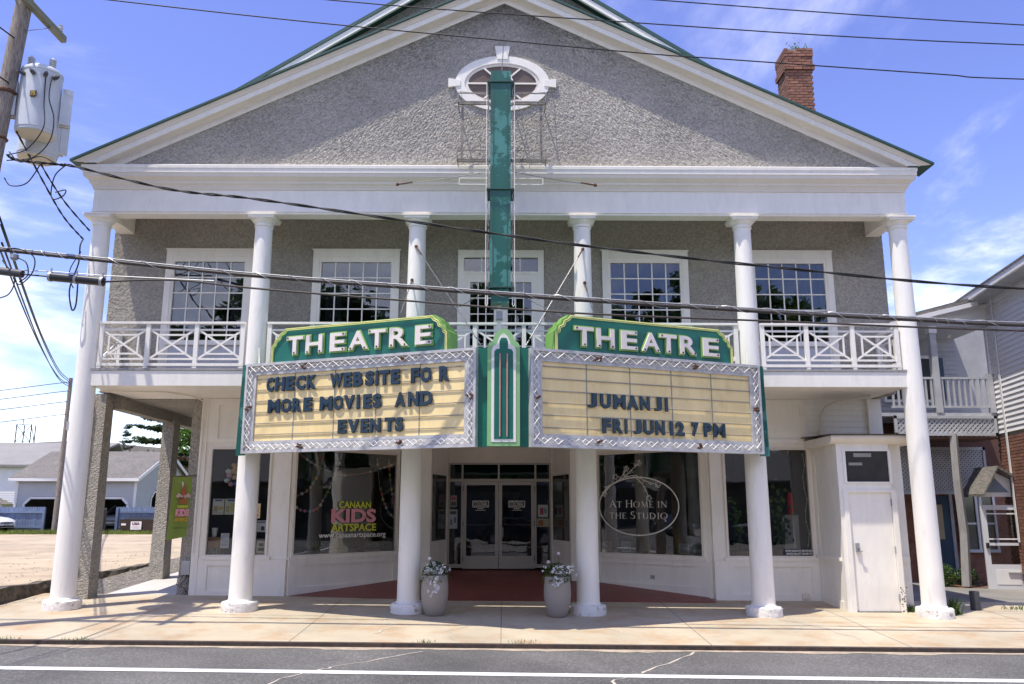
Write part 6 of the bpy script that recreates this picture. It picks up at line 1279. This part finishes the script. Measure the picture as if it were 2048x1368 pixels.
# ================================================================== across the street (seen in the glass)
OB = thing('opposite_building', 'long low grey roofed building across the street, mirrored in the windows', 'building', (0,-33,-.2))
MB().box(-22,24,-38,-32.5,-.2,3.4).build('wall', pm('opp_wall', (.10,.10,.095), .8), OB); MB().prism([(-31.6,3.3),(-35.2,5.4),(-38.8,3.3),(-38.8,3.4),(-35.2,5.5),(-31.6,3.4)], lambda y, z: (-22.5,y,z), lambda y, z: (24.5,y,z)).build('roof', pm('opp_roof', (.17,.17,.17), .9), OB)
for i in range(9): x = -19+4.8*i; f = MB().box(x-.9,x+.9,-32.52,-32.42,.9,2.5).build('window', pm('opp_glass', (.03,.035,.04), .1), OB); MB().box(x-.98,x+.98,-32.48,-32.40,.8,.9).build('sill', sidw, f)
car('black sedan parked down the street at left, mirrored in the studio window', -34.5, -13.2, -.05, .12, (.012,.013,.016), 3, 'cars along the street'); car('dark grey sedan parked down the street behind the black one', -41, -14.6, 0, .12, (.03,.03,.033), 5, 'cars along the street'); car('dark blue sedan parked up the street at right, mirrored in the art window', 33, -11.5, -.5, .0, (.02,.03,.05), 4, 'cars along the street'); car('black sedan parked across the street, opposite the entrance', .8, -22.5, -.15, .03, (.014,.014,.015), 3, 'cars along the street'); car('dark blue sedan parked across the street, right of the entrance', 6.6, -22.7, -.2, .0, (.02,.03,.05), 4, 'cars along the street')
for sx, lb in ((-1,'left'), (1,'right')):
    t = thing('street_house', 'grey roofed white house far down the street at '+lb, 'house', (sx*58,-20,-.3), 'houses down the street'); x0, x1 = (-66,-52) if sx < 0 else (50,64)
    MB().box(x0,x1,-34,-9,-.6,3.6).build('wall', pm('opp_wall', (.10,.10,.095), .8), t); MB().prism([(x0-.6,3.5),((x0+x1)/2,7.2),(x1+.6,3.5),(x1+.6,3.65),((x0+x1)/2,7.35),(x0-.6,3.65)], lambda x, z: (x,-35,z), lambda x, z: (x,-8,z)).build('roof', pm('opp_roof', (.17,.17,.17), .9), t)
    xf = x1+.02 if sx < 0 else x0-.02
    for i in range(5): y = -31+4.6*i; MB().box(min(xf,xf+sx*-.08),max(xf,xf+sx*-.08),y-.7,y+.7,.7,2.4).build('window', pm('opp_glass', (.03,.035,.04), .1), t)
for k, (x, y, h, r) in enumerate(((-47,-7,11,4.5),(-52,-13,13,5),(-44,-19,10,4),(45,-14,12,4.5),(48,-7,11,4.5),(44,-20,10,4))):  # unseen trees, added so the shop windows mirror something dark
    tree('street_tree', ['nearest','middle','farthest'][k % 3]+' of three added trees down the street at '+('left' if x < 0 else 'right')+', mirrored in the shop windows', x, y, -.4, h, r, leaf_b, 260+k, 'trees down the street', 4000, .34)
hl = MB(); rows = []; random.seed(77)
for i in range(121):
    a = 2*pi*i/120; h = 9+4*sin(a*3+1)+2.5*sin(a*7)+random.uniform(-.6,.6); rows.append([(250*cos(a), 250*sin(a), -1), (275*cos(a), 275*sin(a), h*.8), (310*cos(a), 310*sin(a), h), (400*cos(a), 400*sin(a), h)])
hl.sweep(rows); struct(hl.build('hills', pm('wooded_hill', (.05,.075,.03), .95, .4, .05, bump=1, bs=.3, bd=3, col2=(.03,.05,.02), lo=.4, hi=.6, c2s=.15), recalc=False, smooth='full'))
random.seed(99)
for i in range(11):
    x = -30+6.0*i; tree('street_tree', ['tall','broad','rounded','dense','slim','spreading','full','leafy','dark','bushy','high'][i]+' tree behind the opposite building, %s from the left' % ['first','second','third','fourth','fifth','sixth','seventh','eighth','ninth','tenth','eleventh'][i], x+random.uniform(-1,1), -44+random.uniform(-2,2), -.3, [19,17,20,18,16.5,18.5,17,20.5,18,17,20][i], 4.4+random.uniform(-.5,.6), [leaf_a, leaf_b][i % 2], 200+i, 'trees behind the opposite building', 6500, .36)
